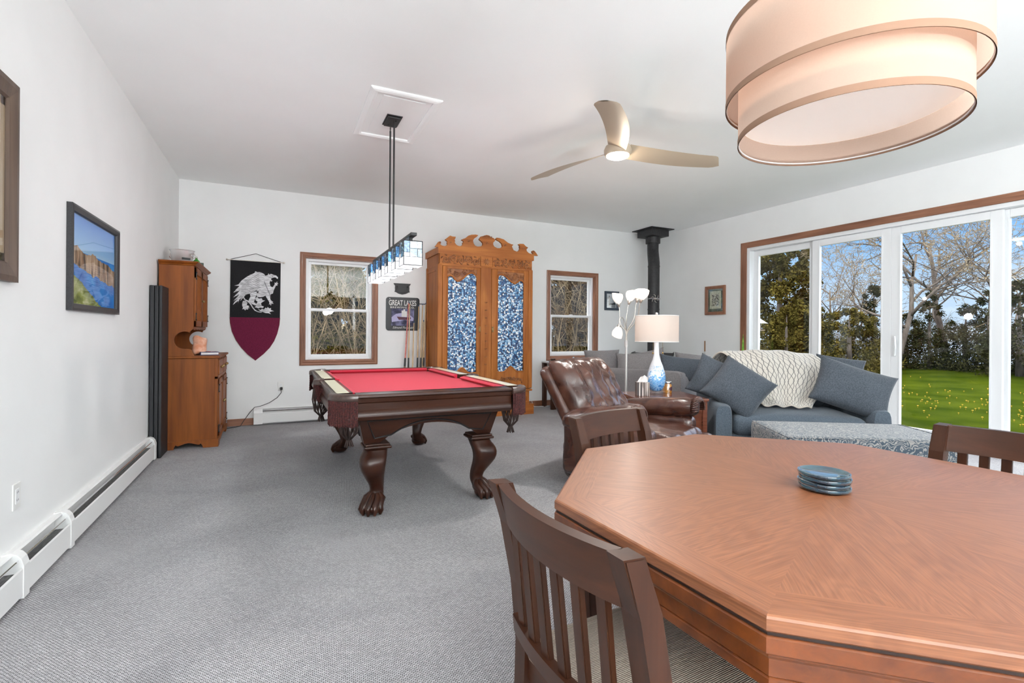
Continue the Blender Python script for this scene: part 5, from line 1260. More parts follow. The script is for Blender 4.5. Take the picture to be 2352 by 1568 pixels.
# coastal photograph: procedural sky, sea, cliffs, cove and scrub
M_coast = mat('coast_photograph', (.2, .4, .7), .5); m = M_coast
tcn = N(m, 'TexCoord'); se = N(m, 'SeparateXYZ'); LK(m, tcn.outputs['UV'], se.inputs[0])
nz1 = N(m, 'TexNoise', Scale=5, Detail=6); LK(m, tcn.outputs['UV'], nz1.inputs[0])
mpc = N(m, 'Mapping'); mpc.inputs['Scale'].default_value = (26, 3, 1); LK(m, tcn.outputs['UV'], mpc.inputs[0])
nzc = N(m, 'TexNoise', Scale=1, Detail=6); LK(m, mpc.outputs[0], nzc.inputs[0])
sky_ = ramp(m, se.outputs['Y'], ((.60, (.45, .68, .90)), (.66, (.32, .60, .92)), (1.0, (.06, .28, .80))))
cliff = ramp(m, nzc.outputs[0], ((.36, (.05, .03, .02)), (.5, (.40, .24, .13)), (.68, (.72, .55, .38))))
sea = ramp(m, nz1.outputs[0], ((.3, (.0, .12, .55)), (.6, (.02, .30, .80)), (.75, (.10, .48, .85))))
scrub = ramp(m, nz1.outputs[0], ((.35, (.08, .12, .02)), (.5, (.35, .40, .08)), (.65, (.70, .72, .40))))
def mixby(f_out, a, b_):
    q = N(m, 'MixRGB'); LK(m, f_out, q.inputs[0]); LK(m, a, q.inputs[1]); LK(m, b_, q.inputs[2]); return q.outputs[0]
def thr(expr_out, gt):
    q = N(m, 'Math', _operation='GREATER_THAN'); LK(m, expr_out, q.inputs[0]); q.inputs[1].default_value = gt; return q.outputs[0]
wob = N(m, 'Math', _operation='MULTIPLY_ADD'); LK(m, nz1.outputs[0], wob.inputs[0]); wob.inputs[1].default_value = .22; LK(m, se.outputs['Y'], wob.inputs[2])
# sea strip behind the cliffs
q_sea2 = mixby(thr(se.outputs['Y'], .60), sea.outputs[0], sky_.outputs[0])
xs_ = N(m, 'Math', _operation='MULTIPLY_ADD'); LK(m, se.outputs['X'], xs_.inputs[0]); xs_.inputs[1].default_value = .12; LK(m, wob.outputs[0], xs_.inputs[2])
q_cl = mixby(thr(xs_.outputs[0], .76), cliff.outputs[0], q_sea2)          # above cliff tops
xl_ = N(m, 'Math', _operation='MULTIPLY_ADD'); LK(m, se.outputs['X'], xl_.inputs[0]); xl_.inputs[1].default_value = .18; LK(m, wob.outputs[0], xl_.inputs[2])
q_wa = mixby(thr(xl_.outputs[0], .56), sea.outputs[0], q_cl)
dk = N(m, 'Math', _operation='MULTIPLY_ADD'); LK(m, se.outputs['X'], dk.inputs[0]); dk.inputs[1].default_value = .55; LK(m, wob.outputs[0], dk.inputs[2])
q_sc = mixby(thr(dk.outputs[0], .46), scrub.outputs[0], q_wa)
LK(m, q_sc, m.node_tree.nodes['Principled BSDF'].inputs['Base Color'])
M_fblack = noisy('black_picture_frame', (.018, .018, .02), (.035, .035, .04), 200, .35)
M_fbrown = wood('walnut_picture_frame', (.05, .03, .02), (.12, .075, .05), 'Z', 1, .5, .1)
frame('framed_photograph', 'black-framed photograph of sea cliffs hanging on the left wall', 'L', (XL, 4.035, 1.617), .925, .612, .042, M_fblack, M_coast)
M_paint = noisy('dark_flower_painting', (.02, .022, .02), (.30, .11, .07), 6, .5, detail=6, lo=.45, hi=.8)
frame('framed_painting', 'large brown-framed dark painting at the left edge, cut off by the photo', 'L', (XL, 2.45, 1.845), .97, .875, .085, M_fbrown, M_paint, .035, mat('tan_liner', (.42, .32, .20), .7))
M_lh = noisy('pale_lighthouse_print', (.50, .55, .60), (.62, .66, .70), 6, .6)
t, iw, ih = frame('framed_print', 'small blue-grey framed lighthouse print on the back wall', 'B', (5.358, YB, 1.78), .306, .335, .042, noisy('slate_frame', (.03, .045, .07), (.05, .065, .09), 50, .5), M_lh)
Mdk = mat('print_ink', (.04, .05, .06), .7)
lh = MB(); R_ = Tr(0, -.0055, 0) @ XZ
lh.prism([(-.066, -.105), (-.058, .065), (-.040, .065), (-.032, -.105)], .0006, R_); lh.done('lighthouse_tower', M_signw, t)
MB().prism([(-.060, .065), (-.060, .07), (-.055, .088), (-.049, .10), (-.043, .088), (-.038, .07), (-.038, .065)], .0006, R_).prism([(-.045, -.07), (.09, -.07), (.075, -.03), (.04, -.03), (.035, -.045), (-.03, -.045)], .0006, R_).done('ink_shapes', Mdk, t)
MB().prism([(-.02, -.12), (-.02, -.075), (.085, -.075), (.085, -.12)], .0006, R_).done('house', mat('print_grey', (.3, .32, .34), .7), t)
M_cer = noisy('certificate_art', (.45, .50, .38), (.70, .72, .58), 30, .6)
t, iw, ih = frame('framed_art', 'small brown-framed green and cream art on the right wall', 'R', (XR, 5.668, 1.748), .395, .465, .05, M_trim, noisy('dark_green_mat', (.02, .05, .04), (.10, .17, .13), 12, .6))
MB().box((-.11, -.008, -.135), (.11, -.0055, .15), 0).done('cream_mat', M_cer, t)
MB().box((-.07, -.0095, -.09), (.07, -.0082, .10), 0).done('woven_centre', noisy('woven_print', (.05, .06, .05), (.65, .66, .58), 70, .6, lo=.48, hi=.52), t)

# ================================================================== outlets and cords, heaters
def outlet(lab, c, wall):
    rz_ = {'L': PI / 2, 'B': 0}[wall]
    t = thing('wall_outlet', lab, 'outlet', c, rz_)
    MB().box((-.037, -.006, -.06), (.037, 0, .06), .003).done('cover_plate', M_plate, t)
    MB().box((-.017, -.008, -.034), (.017, -.005, .034), .002).done('socket_face', M_white, t)
    s = MB()
    for z in (-.018, .018): s.box((-.008, -.0086, z - .004), (-.006, -.0075, z + .005)).box((.006, -.0086, z - .004), (.008, -.0075, z + .005))
    s.done('slots', M_slot, t)
outlet('white electrical outlet low on the left wall above the heater', (XL, 2.998, .435), 'L')
outlet('white electrical outlet with a black plug, on the wall between banner and window', (.053, YB, .478), 'B')
t = thing('power_cord', 'thin black cord plugged into the back wall outlet, running to the floor', 'cord', (.06, 7.0, .45))
L_ = Tr(-.06, -7.0, -.45)
MB().box((.045, 7.005, .435), (.075, 7.043, .47), .006).done('plug', M_black, t, M=L_)
MB().tube([(.06, 7.0, .445), (.055, 6.985, .40), (.01, 6.98, .34), (-.08, 6.985, .28), (-.18, 6.965, .245), (-.245, 6.96, .235), (-.30, 6.96, .17), (-.36, 6.97, .08), (-.40, 6.96, .012), (-.46, 6.93, .006), (-.54, 6.88, .006), (-.60, 6.86, .006)], .0042, 6).done('cable', M_black, t, 4, M=L_)
t = tag(MB().tube([(0, 0, .16), (.06, .0, .13), (.09, -.005, .05), (.11, -.02, .008), (.2, -.04, .005), (.36, -.05, .005)], .004, 6).done('white_cord', M_white, None, 4), 'thin white cord trailing from behind the armoire onto the carpet', 'cord'); t.location = (3.66, 6.99, 0)

def heater_profile():
    return [(0, .01), (0, .205), (.012, .212), (.035, .21), (.052, .198)]
def heater(name, lab, wall, a0, a1, joints, z_off=0):
    # local: runs along X, projects toward -Y
    rz_ = {'L': PI / 2, 'B': 0}[wall]
    c = (XL, (a0 + a1) / 2, 0) if wall == 'L' else ((a0 + a1) / 2, YB, 0)
    t = thing(name, lab, 'heater', c, rz_); L = (a1 - a0) / 2
    def ext(mb, prof, x0, x1): mb.prism([(u, z) for u, z in prof], x1 - x0, Matrix(((0, 0, 1, x0), (-1, 0, 0, 0), (0, 1, 0, 0), (0, 0, 0, 1))))
    k = MB(); ext(k, [(0, .012), (.004, .012), (.004, .20), (.030, .205), (.036, .20), (.037, .204), (.030, .212), (0, .207)], -L, L); k.done('back_plate', M_heater, t)
    k = MB(); ext(k, [(.060, .026), (.066, .022), (.072, .026), (.072, .142), (.068, .150), (.064, .146), (.066, .14), (.066, .03)], -L, L); k.done('front_cover', M_heater, t)
    k = MB(); ext(k, [(.044, .174), (.056, .184), (.059, .180), (.047, .170)], -L, L); k.done('damper_strip', M_chrome, t)
    k = MB(); k.box((-L, -.060, .05), (L, -.008, .125)); k.cyl((0, -.035, .09), .014, 2 * L, 10, axis='X')
    k.done('fin_pack', M_fin, t)
    for j, w_ in joints:
        k = MB(); ext(k, [(0, .008), (0, .2125), (.032, .2155), (.052, .206), (.066, .188), (.0755, .155), (.0755, .012)], j - w_ / 2, j + w_ / 2); k.done('end_cap' if abs(abs(j) - L) < .08 else 'joint_cover', M_heater, t)
    return t
Lh = (5.51 - 1.2) / 2; cy_ = (5.51 + 1.2) / 2
heater('baseboard_heater', 'long white baseboard heater running along the left wall', 'L', 1.2, 5.51, [(Lh - .03, .06), (3.45 - cy_, .05), (2.90 - cy_, .055), (-Lh + .03, .06)])
heater('baseboard_heater', 'white baseboard heater under the left back window', 'B', -.255, 2.15, [(-1.2025 + .05, .10), (1.2025 - .03, .06)])
# small things hanging on the right wall
t = thing('wall_hanging', 'thin dark stick-like wall hanging below the small brown-framed art', 'wall hanging', (XR - .012, 5.872, 1.0))
MB().box((-.006, -.009, -.085), (.006, .009, .09), .004).done('bar', M_cwood, t); MB().tube([(0, 0, -.085), (0, 0, -.30)], .0015, 5).done('string', M_black, t)
# ================================================================== leather recliner
def leather(name, c1, c2):
    m = mat(name, c1, .27, coat=.3, spec=.6); v = coords(m, 'Object', (1, 1, 1))
    n = N(m, 'TexNoise', Scale=6, Detail=5, Distortion=1.2); LK(m, v, n.inputs[0]); r = ramp(m, n.outputs[0], ((.35, c1), (.65, c2))); LK(m, r.outputs[0], m.node_tree.nodes['Principled BSDF'].inputs['Base Color'])
    n2 = N(m, 'TexNoise', Scale=14, Detail=5, Roughness=.6, Distortion=2.0); LK(m, v, n2.inputs[0]); bump(m, n2.outputs[0], .28, .010)
    return m
M_lea = leather('brown_leather', (.042, .014, .009), (.085, .031, .019))
rc = thing('recliner', 'reclined brown leather armchair with crinkled cushions behind the octagonal table', 'armchair', (2.575, 3.13, 0), -1.16)
b = MB(); softbox(b, (-.42, -.38, .03), (.36, .37, .36), .07, (0, .02, 0), 12, wr=.012, seed=1, fs=5); b.done('base', M_lea, rc, 4)
def recl_back(mb, w0, w1, th, lift, fold):
    # leaning slab from seat up; u across, v up
    for s in (-1, 1):
        def f(u, v):
            y = (u * 2 - 1); V_ = v
            wd = w0 + (w1 - w0) * V_; e_ = max(0, 1 - abs(y) ** 3.2); ev = max(0, 1 - abs(V_ * 2 - 1) ** 4.5)
            x0 = -.20 - .34 * V_ ; z0 = .42 + .54 * V_ + lift
            t_ = th / 2 * (e_ ** .5) * (ev ** .5)
            seg = .86 + .14 * abs(math.cos(PI * (V_ * 1.55))) ** .5
            wr = 0
            if s > 0:
                wr = fold * (math.sin(y * 17 + 1.6 * math.sin(V_ * 4) + noise.noise(Vector((y * 3, V_ * 3, 1))) * 3) * .5 + noise.noise(Vector((y * 9, V_ * 6, 2)))) * e_ ** .4 * ev ** .4
            nx, nz = .84, .54
            return (x0 + s * nx * (t_ * seg) + nx * wr, y * wd / 2 * (1 - .05 * (1 - e_)), z0 + s * nz * (t_ * seg) + nz * wr)
        mb.grid(f, 60, 44)
    bmesh.ops.remove_doubles(mb.bm, verts=mb.bm.verts, dist=1e-5); bmesh.ops.recalc_face_normals(mb.bm, faces=mb.bm.faces)
    return mb
sh_ = MB(); softbox(sh_, (-.06, -.39, -.30), (.06, .39, .30), .055, (0, 0, 0), 12); sh_.done('back_shell', M_lea, rc, 4, M=Tr(-.46, 0, .66) @ Ry(-.56))
recl_back(MB(), .76, .80, .30, .01, .022).done('back_cushion', M_lea, rc, 4)
lb = MB(); softbox(lb, (-.16, -.29, .44), (.02, .29, .60), .07, (.03, 0, .02), 12, wr=.016, seed=5, fs=12, M=Tr(0, 0, 0)); lb.done('lumbar_pad', M_lea, rc, 4)
st_ = MB(); softbox(st_, (-.18, -.285, .33), (.50, .285, .475), .065, (0, 0, .03), 22, wr=.020, seed=7, fs=11); st_.done('seat_cushion', M_lea, rc, 4)
ft = MB(); softbox(ft, (.44, -.28, .12), (.60, .28, .44), .07, (.02, 0, 0), 14, wr=.014, seed=9, fs=10); ft.done('footrest', M_lea, rc, 4)
for s in (-1, 1):
    a = MB()
    def armf(u, v):
        x = -.38 + u * (.80 if s > 0 else .66); an = v * 2 * PI; k = 1 - .0 * u
        e_ = (1 - abs(u * 2 - 1) ** 7) ** .5
        ry, rz_ = .095, .085
        ruf = (.006 * math.sin(an * 26) if u > .9 else 0) + .004 * noise.noise(Vector((x * 9, an * 1.5, s)))
        yy = ry * math.cos(an) * e_ + ruf * math.cos(an); zz = rz_ * math.sin(an) * e_ + ruf * math.sin(an)
        return (x, s * .385 + yy, .555 + .05 * u - .05 * (1 - u) ** 2 + zz)
    a.grid(armf, 40, 60)
    ao = a.done('arm', M_lea, rc, 4)
    c_ = MB(); softbox(c_, (-.36, s * .385 - .075, .10), (.38, s * .385 + .075, .53), .055, (0, 0, 0), 12, wr=.008, seed=11 + s, fs=8)
    c_.done('arm_panel', M_lea, ao, 4)
    rr = MB(); rx = 0 if s > 0 else -.14
    for i in range(22):
        an = PI * i / 21 * 1.15 - .25; rr.tube([(.375 + rx, s * .385 + .088 * math.cos(an), .60 + .080 * math.sin(an)), (.41 + rx, s * .385 + .098 * math.cos(an), .60 + .088 * math.sin(an)), (.435 + rx, s * .385 + .07 * math.cos(an), .60 + .06 * math.sin(an))], .007, 6)
    rr.done('ruffle', M_lea, ao, 4)
MB().box((-.3, -.30, 0), (.28, -.24, .05), .004).box((-.3, .24, 0), (.28, .30, .05), .004).done('foot_rail', M_black, rc)

# ================================================================== end table with lamp, tissues, candle
M_et = wood('red_brown_table_wood', (.10, .028, .014), (.20, .065, .035), 'X', 1, .22, .5, bs=.03)
ETC = (3.415, 3.68); EA = -.35
def eT(x, y): return (ETC[0] + x * math.cos(EA) - y * math.sin(EA), ETC[1] + x * math.sin(EA) + y * math.cos(EA))
et = thing('end_table', 'red-brown square wooden end table between the recliner and the small sofa', 'table', (*ETC, 0), EA)
MB().box((-.335, -.30, .573), (.335, .30, .60), .008).done('table_top', M_et, et)
MB().box((-.31, -.275, .46), (.31, .275, .573), .004).box((-.30, -.265, .05), (.30, .265, .46), .004).done('case', M_et, et)
d_ = MB().box((-.27, -.285, .475), (.27, -.274, .56), .004).done('drawer', M_et, et); MB().sph((0, -.298, .517), .014).done('knob', M_brass, d_, 1)
for sx in (-1, 1):
    for sy in (-1, 1): MB().box((sx * .30 - .022, sy * .265 - .022, 0), (sx * .30 + .022, sy * .265 + .022, .573), .004).done('leg', M_et, et)
M_art = mat('blue_swirl_art_glass', (.9, .9, .92), .12, coat=.6, spec=.6); m = M_art
v = coords(m, 'Object', (1, 1, 1)); se2 = N(m, 'SeparateXYZ'); LK(m, v, se2.inputs[0])
mp2 = N(m, 'Mapping'); mp2.inputs['Scale'].default_value = (22, 22, 30); mp2.inputs['Rotation'].default_value = (.7, .5, 0); LK(m, v, mp2.inputs[0])
nz2 = N(m, 'TexNoise', Scale=1.0, Detail=5, Distortion=1.6); LK(m, mp2.outputs[0], nz2.inputs[0])
zz_ = N(m, 'Math', _operation='MULTIPLY_ADD'); LK(m, se2.outputs['Z'], zz_.inputs[0]); zz_.inputs[1].default_value = -1.9; zz_.inputs[2].default_value = .48
z2_ = N(m, 'Math', _operation='ADD'); LK(m, zz_.outputs[0], z2_.inputs[0]); LK(m, nz2.outputs[0], z2_.inputs[1])
r = ramp(m, z2_.outputs[0], ((.50, (.84, .85, .88)), (.62, (.45, .62, .82)), (.72, (.05, .26, .62)), (.82, (.30, .55, .80)), (.95, (.03, .20, .55)))); LK(m, r.outputs[0], m.node_tree.nodes['Principled BSDF'].inputs['Base Color'])
lx, ly = eT(-.02, .09)
tl = thing('table_lamp', 'table lamp with a white drum shade and a blue and white glass bottle body', 'lamp', (lx, ly, .60))
MB().box((-.065, -.065, 0), (.065, .065, .03), .006).done('crystal_base', M_jarglass, tl)
MB().lathe([(0, .03), (.04, .031), (.06, .045), (.080, .085), (.091, .13), (.092, .165), (.083, .22), (.062, .285), (.038, .345), (.027, .39), (.024, .45), (.0235, .53), (0, .53)], 36).done('glass_body', M_art, tl, 1)
M_linen = shade_fabric('white_linen_shade', (.72, .68, .64), .5)
shd = MB().grid(lambda u, v: (.211 * math.cos(2 * PI * u), .211 * math.sin(2 * PI * u), .52 + .262 * v), 72, 2).done('lamp_shade', M_linen, tl, 4)
tr_ = MB()
for z in (.522, .780): tr_.tube([(.211 * math.cos(a), .211 * math.sin(a), z) for a in [2 * PI * i / 56 for i in range(56)]], .003, 5, closed=True)
tr_.done('shade_rim', M_white, shd, 4)
MB().cyl((0, 0, .66), .004, .28, 8).cyl((0, 0, .55), .018, .05, 14).done('harp_rod', M_nickel, tl, 1)
MB().sph((0, 0, .80), .016, n=12).done('finial', M_jarglass if False else M_chrome, tl, 4)
for s in (-1, 1):
    pcn = MB().tube([(s * .060, -.02, .56), (s * .063, -.02, .42)], .0018, 5).sph((s * .063, -.02, .408), .0105, n=10); pcn.done('pull_chain', M_brass, tl, 4)
light('table_lamp_bulb', 'POINT', (lx, ly, 1.25), 1.0, (1, .55, .32), size=.05)
tx, ty = eT(-.205, -.02)
M_stripe = mat('striped_card', (.4, .35, .3), .6); m = M_stripe
v = coords(m, 'Object', (1, 1, .02)); n = N(m, 'TexNoise', Scale=95, Detail=1); LK(m, v, n.inputs[0]); r = ramp(m, n.outputs[0], ((.40, (.06, .05, .05)), (.5, (.34, .28, .24)), (.6, (.75, .70, .66)))); r.color_ramp.interpolation = 'CONSTANT'; LK(m, r.outputs[0], m.node_tree.nodes['Principled BSDF'].inputs['Base Color'])
t = thing('tissue_box', 'striped cube tissue box with a white tissue on the end table', 'tissue box', (tx, ty, .60), -.55)
MB().box((-.06, -.06, 0), (.06, .06, .13), .003).done('box', M_stripe, t)
tsu = MB()
def tf(u, v): return ((u - .5) * .10 * (1 - v * .3) + .02 * v, .018 * math.sin(u * 9 + v * 2) * (.3 + v), .129 + .07 * v * (1 - .35 * abs(u - .45) * 2))
tsu.grid(tf, 16, 8); tsu.done('tissue', mat('white_tissue', (.85, .82, .80), .9), t, 4)
cx_, cy_2 = eT(.14, .19)
t = thing('candle_jar', 'amber candle in a lidded glass jar with an oval label, right of the glass lamp', 'candle', (cx_, cy_2, .60), .3)
MB().lathe([(0, 0), (.040, 0), (.043, .008), (.043, .075), (.036, .088), (0, .088)], 28).done('wax', mat('amber_wax', (.60, .26, .03), .35, coat=.6), t, 1)
MB().lathe([(.0445, .002), (.0445, .078), (.037, .092), (.037, .10)], 28, cap=False).done('jar', M_jarglass, t, 1)
MB().lathe([(.038, .094), (.041, .096), (.041, .110), (.036, .116), (0, .118)], 28).done('lid', M_chrome, t, 1)
lab_ = MB()
lab_.grid(lambda u, v: (.0452 * math.sin((u - .5) * 1.3) , -.0452 * math.cos((u - .5) * 1.3), .042 + (v - .5) * .040 * math.sqrt(max(.02, 1 - (2 * u - 1) ** 2))), 16, 4); lab_.done('oval_label', mat('dark_label', (.10, .04, .06), .5), t)

# floor lamp with five tulip heads
FL = Vector((3.42, 4.23, 0)); Rv = Vector((.90, -.434, 0)); Fv = Vector((.434, .90, 0))
fl_ = thing('floor_lamp', 'silver floor lamp with five frosted tulip shades on bent arms', 'lamp', FL)
MB().lathe([(0, 0), (.13, 0), (.135, .008), (.12, .018), (.03, .026), (.018, .05), (0, .05)], 36).done('base', M_nickel, fl_, .8)
MB().cyl((0, 0, .56), .0125, 1.08, 14).cyl((0, 0, 1.09), .022, .075, 16, bev=.003).done('pole', mat('silver_paint', (.62, .60, .58), .35, metal=.6), fl_, .8)
M_tulip = mat('frosted_tulip_lit', (.95, .9, .85), .5, emit=(1, .86, .74), es=.5)
heads = [(-.080, .02, 1.50, (-.15, 0, 1)), (.018, -.02, 1.525, (.25, 0, 1)), (.118, .03, 1.55, (.3, .1, 1)), (.135, -.06, 1.54, (.25, -.2, 1)), (-.090, -.05, 1.30, (-.2, 0, -1))]
for k, (r_, f_, z, dr) in enumerate(heads):
    hp = Rv * r_ + Fv * f_ + Vector((0, 0, z)); dv = (Rv * dr[0] + Fv * dr[1] + Vector((0, 0, dr[2]))).normalized()
    st0 = Vector((.008 * math.cos(k * 1.3), .008 * math.sin(k * 1.3), 1.10))
    if k < 4: pts = [st0, st0 + Vector((0, 0, .12)) + Rv * r_ * .1, hp - dv * .20 + Rv * (.02 if r_ > 0 else -.01), hp - dv * .04, hp]
    else: pts = [st0, Vector((0, 0, 1.24)) + Rv * -.012, Vector((0, 0, 1.345)) + Rv * -.03, Vector((0, 0, 1.375)) + Rv * -.06 + Fv * -.03, Vector((0, 0, 1.35)) + Rv * -.088 + Fv * -.045, hp]
    # smooth the arm
    sm = [];
    for i in range(len(pts) - 1):
        p0, p1, p2, p3 = pts[max(0, i - 1)], pts[i], pts[i + 1], pts[min(len(pts) - 1, i + 2)]
        for j in range(6):
            t_ = j / 6; sm.append(.5 * ((2 * p1) + (-p0 + p2) * t_ + (2 * p0 - 5 * p1 + 4 * p2 - p3) * t_ ** 2 + (-p0 + 3 * p1 - 3 * p2 + p3) * t_ ** 3))
    sm.append(pts[-1])
    ar_ = MB().tube(sm, .0048, 8).done('arm', M_nickel, fl_, 4)
    Mh = Tr(*hp) @ dv.to_track_quat('Z', 'Y').to_matrix().to_4x4()
    MB().lathe([(.006, -.012), (.012, -.005), (.024, .03), (.022, .034), (0, .034)], 18, M=Mh).done('socket_cup', M_nickel, ar_, .8)
    th_ = MB(); th_.grid(lambda u, v: (lambda q, zz: (q * math.cos(2 * PI * u), q * math.sin(2 * PI * u), zz + .018 * math.cos(2 * PI * u + 2.4) * v * v))(.022 + .040 * math.sin(min(1, v * 1.25) * PI / 2) - .008 * v * v, .028 + .105 * v), 26, 10)
    th_.done('tulip_shade', M_tulip, ar_, 4, M=Mh)
light('floor_lamp_glow', 'POINT', FL + Rv * .05 + Vector((0, 0, 1.80)), 8, (1, .90, .80), size=.02)

# ================================================================== upholstered seating
def fabric(name, c1, c2, s=160):
    return noisy(name, c1, c2, s, .95, detail=2, bs=.35, bd=.0012, sheen=.12, spec=.1)
M_fab = fabric('slate_blue_upholstery', (.060, .078, .098), (.105, .128, .155))
M_fab2 = fabric('grey_upholstery', (.15, .14, .142), (.235, .222, .225))
M_pil = fabric('slate_pillow_fabric', (.050, .060, .074), (.088, .102, .12), 120)
def seat_frame(root, hw, dep, arm_w, za, zb, fab, back_th=.16):
    base = MB(); softbox(base, (-hw + .02, -dep + .03, .05), (hw - .02, dep - .02, .27), .03, n=10); base.done('base', fab, root, 4)
    for s in (-1, 1):
        def f(u, v):
            # arm: u front->back, v around a rounded section
            y = -dep + u * 2 * dep; zt = za + (zb - za) * (u ** 1.6); pr = [(-1, .06), (-1, 1), (1, 1), (1, .06)]
            an = v * 4; i = min(3, int(an)); fr = an - i
            w_ = arm_w / 2; e_ = (1 - abs(u * 2 - 1) ** 14) ** .5
            t_ = v * 2 * PI; c_, s_ = math.cos(t_), math.sin(t_); k = 1 / (abs(c_) ** 5 + abs(s_) ** 5) ** .2
            return (s * (hw - w_) + c_ * k * w_ * (.8 + .2 * e_), y, .06 + (zt - .06) * (.5 + .5 * s_ * k * (.97 + .03 * e_)))
        a = MB().grid(f, 22, 36)
        t_ = a.bm
        bmesh.ops.remove_doubles(t_, verts=t_.verts, dist=1e-5)
        for yy in (-dep, dep):
            es_ = [e_ for e_ in t_.edges if e_.is_boundary and abs(e_.verts[0].co.y - yy) < 1e-4]
            if es_:
                vs_ = list({v_ for e_ in es_ for v_ in e_.verts}); c0 = sum((v_.co for v_ in vs_), Vector()) / len(vs_); cv_ = t_.verts.new(c0 + Vector((0, .012 * (1 if yy > 0 else -1), 0)))
                for e_ in es_: t_.faces.new((e_.verts[0], e_.verts[1], cv_))
        bmesh.ops.recalc_face_normals(t_, faces=t_.faces)
        a.done('arm', fab, root, .6)
    bk_ = MB(); softbox(bk_, (-hw + .01, dep - back_th, .06), (hw - .01, dep, zb), .055, n=12); bk_.done('back', fab, root, 4)
    for sx in (-1, 1):
        for sy in (-1, 1): MB().cyl((sx * (hw - .08), sy * (dep - .08), .028), .022, .056, 12).done('foot', M_black, root)
cu = thing('cuddle_chair', 'wide slate blue upholstered chair with pillows, angled before the patio door', 'sofa', (4.57, 3.23, 0), -.6435)
seat_frame(cu, .74, .50, .17, .54, .71, M_fab)
sc_ = MB(); softbox(sc_, (-.565, -.49, .25), (.565, .34, .455), .075, (0, 0, .035), 18, wr=.006, seed=2, fs=5); sc_.done('seat_cushion', M_fab, cu, 4)
dome = MB()
softbox(dome, (-.54, .10, .46), (.50, .40, .90), .13, (0, .03, .07), 18, wr=.010, seed=4, fs=6); dome.done('back_cushion', M_fab, cu, 4)

def put_pillow(name, lab, c, w, h, th, face, tilt, m_, seed, grp=None):
    """face = direction the front looks; tilt = roll about it (clockwise seen from the front is negative)"""
    f_ = Vector(face).normalized(); up = Vector((0, 0, 1)); r_ = up.cross(f_).normalized(); u_ = f_.cross(r_)
    r2 = r_ * math.cos(tilt) + u_ * math.sin(tilt); u2 = u_ * math.cos(tilt) - r_ * math.sin(tilt)
    M_ = Matrix(((r2.x, u2.x, f_.x, 0), (r2.y, u2.y, f_.y, 0), (r2.z, u2.z, f_.z, 0), (0, 0, 0, 1)))
    o = pillow(MB(), w, h, th, seed, M_).done(name, m_, None, 4); o.location = c
    return tag(o, lab, 'pillow', grp)
put_pillow('throw_pillow', 'large slate pillow leaning on the left arm of the angled blue chair', (3.99, 3.27, .690), .52, .48, .26, (-.62, -.66, .42), -.62, M_pil, 1, 'pillows on the angled blue chair')
put_pillow('throw_pillow', 'broad slate pillow tipped against the right arm of the angled blue chair', (4.80, 2.70, .705), .64, .47, .27, (-.60, -.70, .45), -.36, M_pil, 2, 'pillows on the angled blue chair')
put_pillow('throw_pillow', 'small slate pillow peeking out behind the blanket, right of the blue chair back', (5.17, 3.03, .82), .44, .34, .14, (-.7, -.6, .3), -.15, M_pil, 3, 'pillows on the angled blue chair')
put_pillow('throw_pillow', 'warm-lit pillow corner behind the large left pillow of the angled blue chair', (3.99, 3.55, .745), .44, .42, .12, (-.8, -.5, .35), -.35, M_pil, 4, 'pillows on the angled blue chair')

# blanket
M_blk2 = mat('cream_diamond_blanket', (.7, .66, .6), .95, sheen=.4); m = M_blk2
tcn = N(m, 'TexCoord'); mpb = N(m, 'Mapping'); mpb.inputs['Scale'].default_value = (9, 10, 1); mpb.inputs['Rotation'].default_value = (0, 0, 0); LK(m, tcn.outputs['UV'], mpb.inputs[0])
spb = N(m, 'SeparateXYZ'); LK(m, mpb.outputs[0], spb.inputs[0])
def mth(op, a, b=None, c=None):
    q = N(m, 'Math', _operation=op)
    for i, x in enumerate((a, b, c)):
        if x is None: continue
        if isinstance(x, (int, float)): q.inputs[i].default_value = x
        else: LK(m, x, q.inputs[i])
    return q.outputs[0]
ta = mth('PINGPONG', spb.outputs['X'], .5); tb_ = mth('PINGPONG', spb.outputs['Y'], .5)
tb2 = mth('PINGPONG', mth('MULTIPLY', spb.outputs['Y'], 1.0), .5)
d1 = mth('ABSOLUTE', mth('SUBTRACT', mth('MULTIPLY', ta, 1.0), mth('MULTIPLY', tb_, .72)))
tc_ = mth('PINGPONG', mth('ADD', spb.outputs['X'], .25), .5)
d2 = mth('ABSOLUTE', mth('SUBTRACT', mth('ADD', ta, mth('MULTIPLY', tb_, .36)), .42))
dm = mth('MINIMUM', d1, d2); lnm = mth('LESS_THAN', dm, .030)
mxb = N(m, 'MixRGB'); LK(m, lnm, mxb.inputs[0]); mxb.inputs[1].default_value = (.50, .47, .42, 1); mxb.inputs[2].default_value = (.10, .095, .10, 1)
LK(m, mxb.outputs[0], m.node_tree.nodes['Principled BSDF'].inputs['Base Color'])
nb = N(m, 'TexNoise', Scale=90, Detail=3); LK(m, tcn.outputs['Object'], nb.inputs[0]); bump(m, nb.outputs[0], .5, .004)
def lerp3(a, b, t_): return tuple(a[i] + (b[i] - a[i]) * t_ for i in range(3))
BLP = [((-.60, .47, .80), (.20, .47, .84)), ((-.59, .36, .93), (.28, .40, .965)), ((-.53, .22, 1.00), (.36, .24, .985)), ((-.45, .09, .93), (.46, .12, .88)), ((-.38, .02, .80), (.45, .03, .76)), ((-.31, -.06, .65), (.33, -.08, .64)), ((-.25, -.15, .545), (.22, -.18, .55)), ((-.23, -.22, .515), (.17, -.26, .512))]
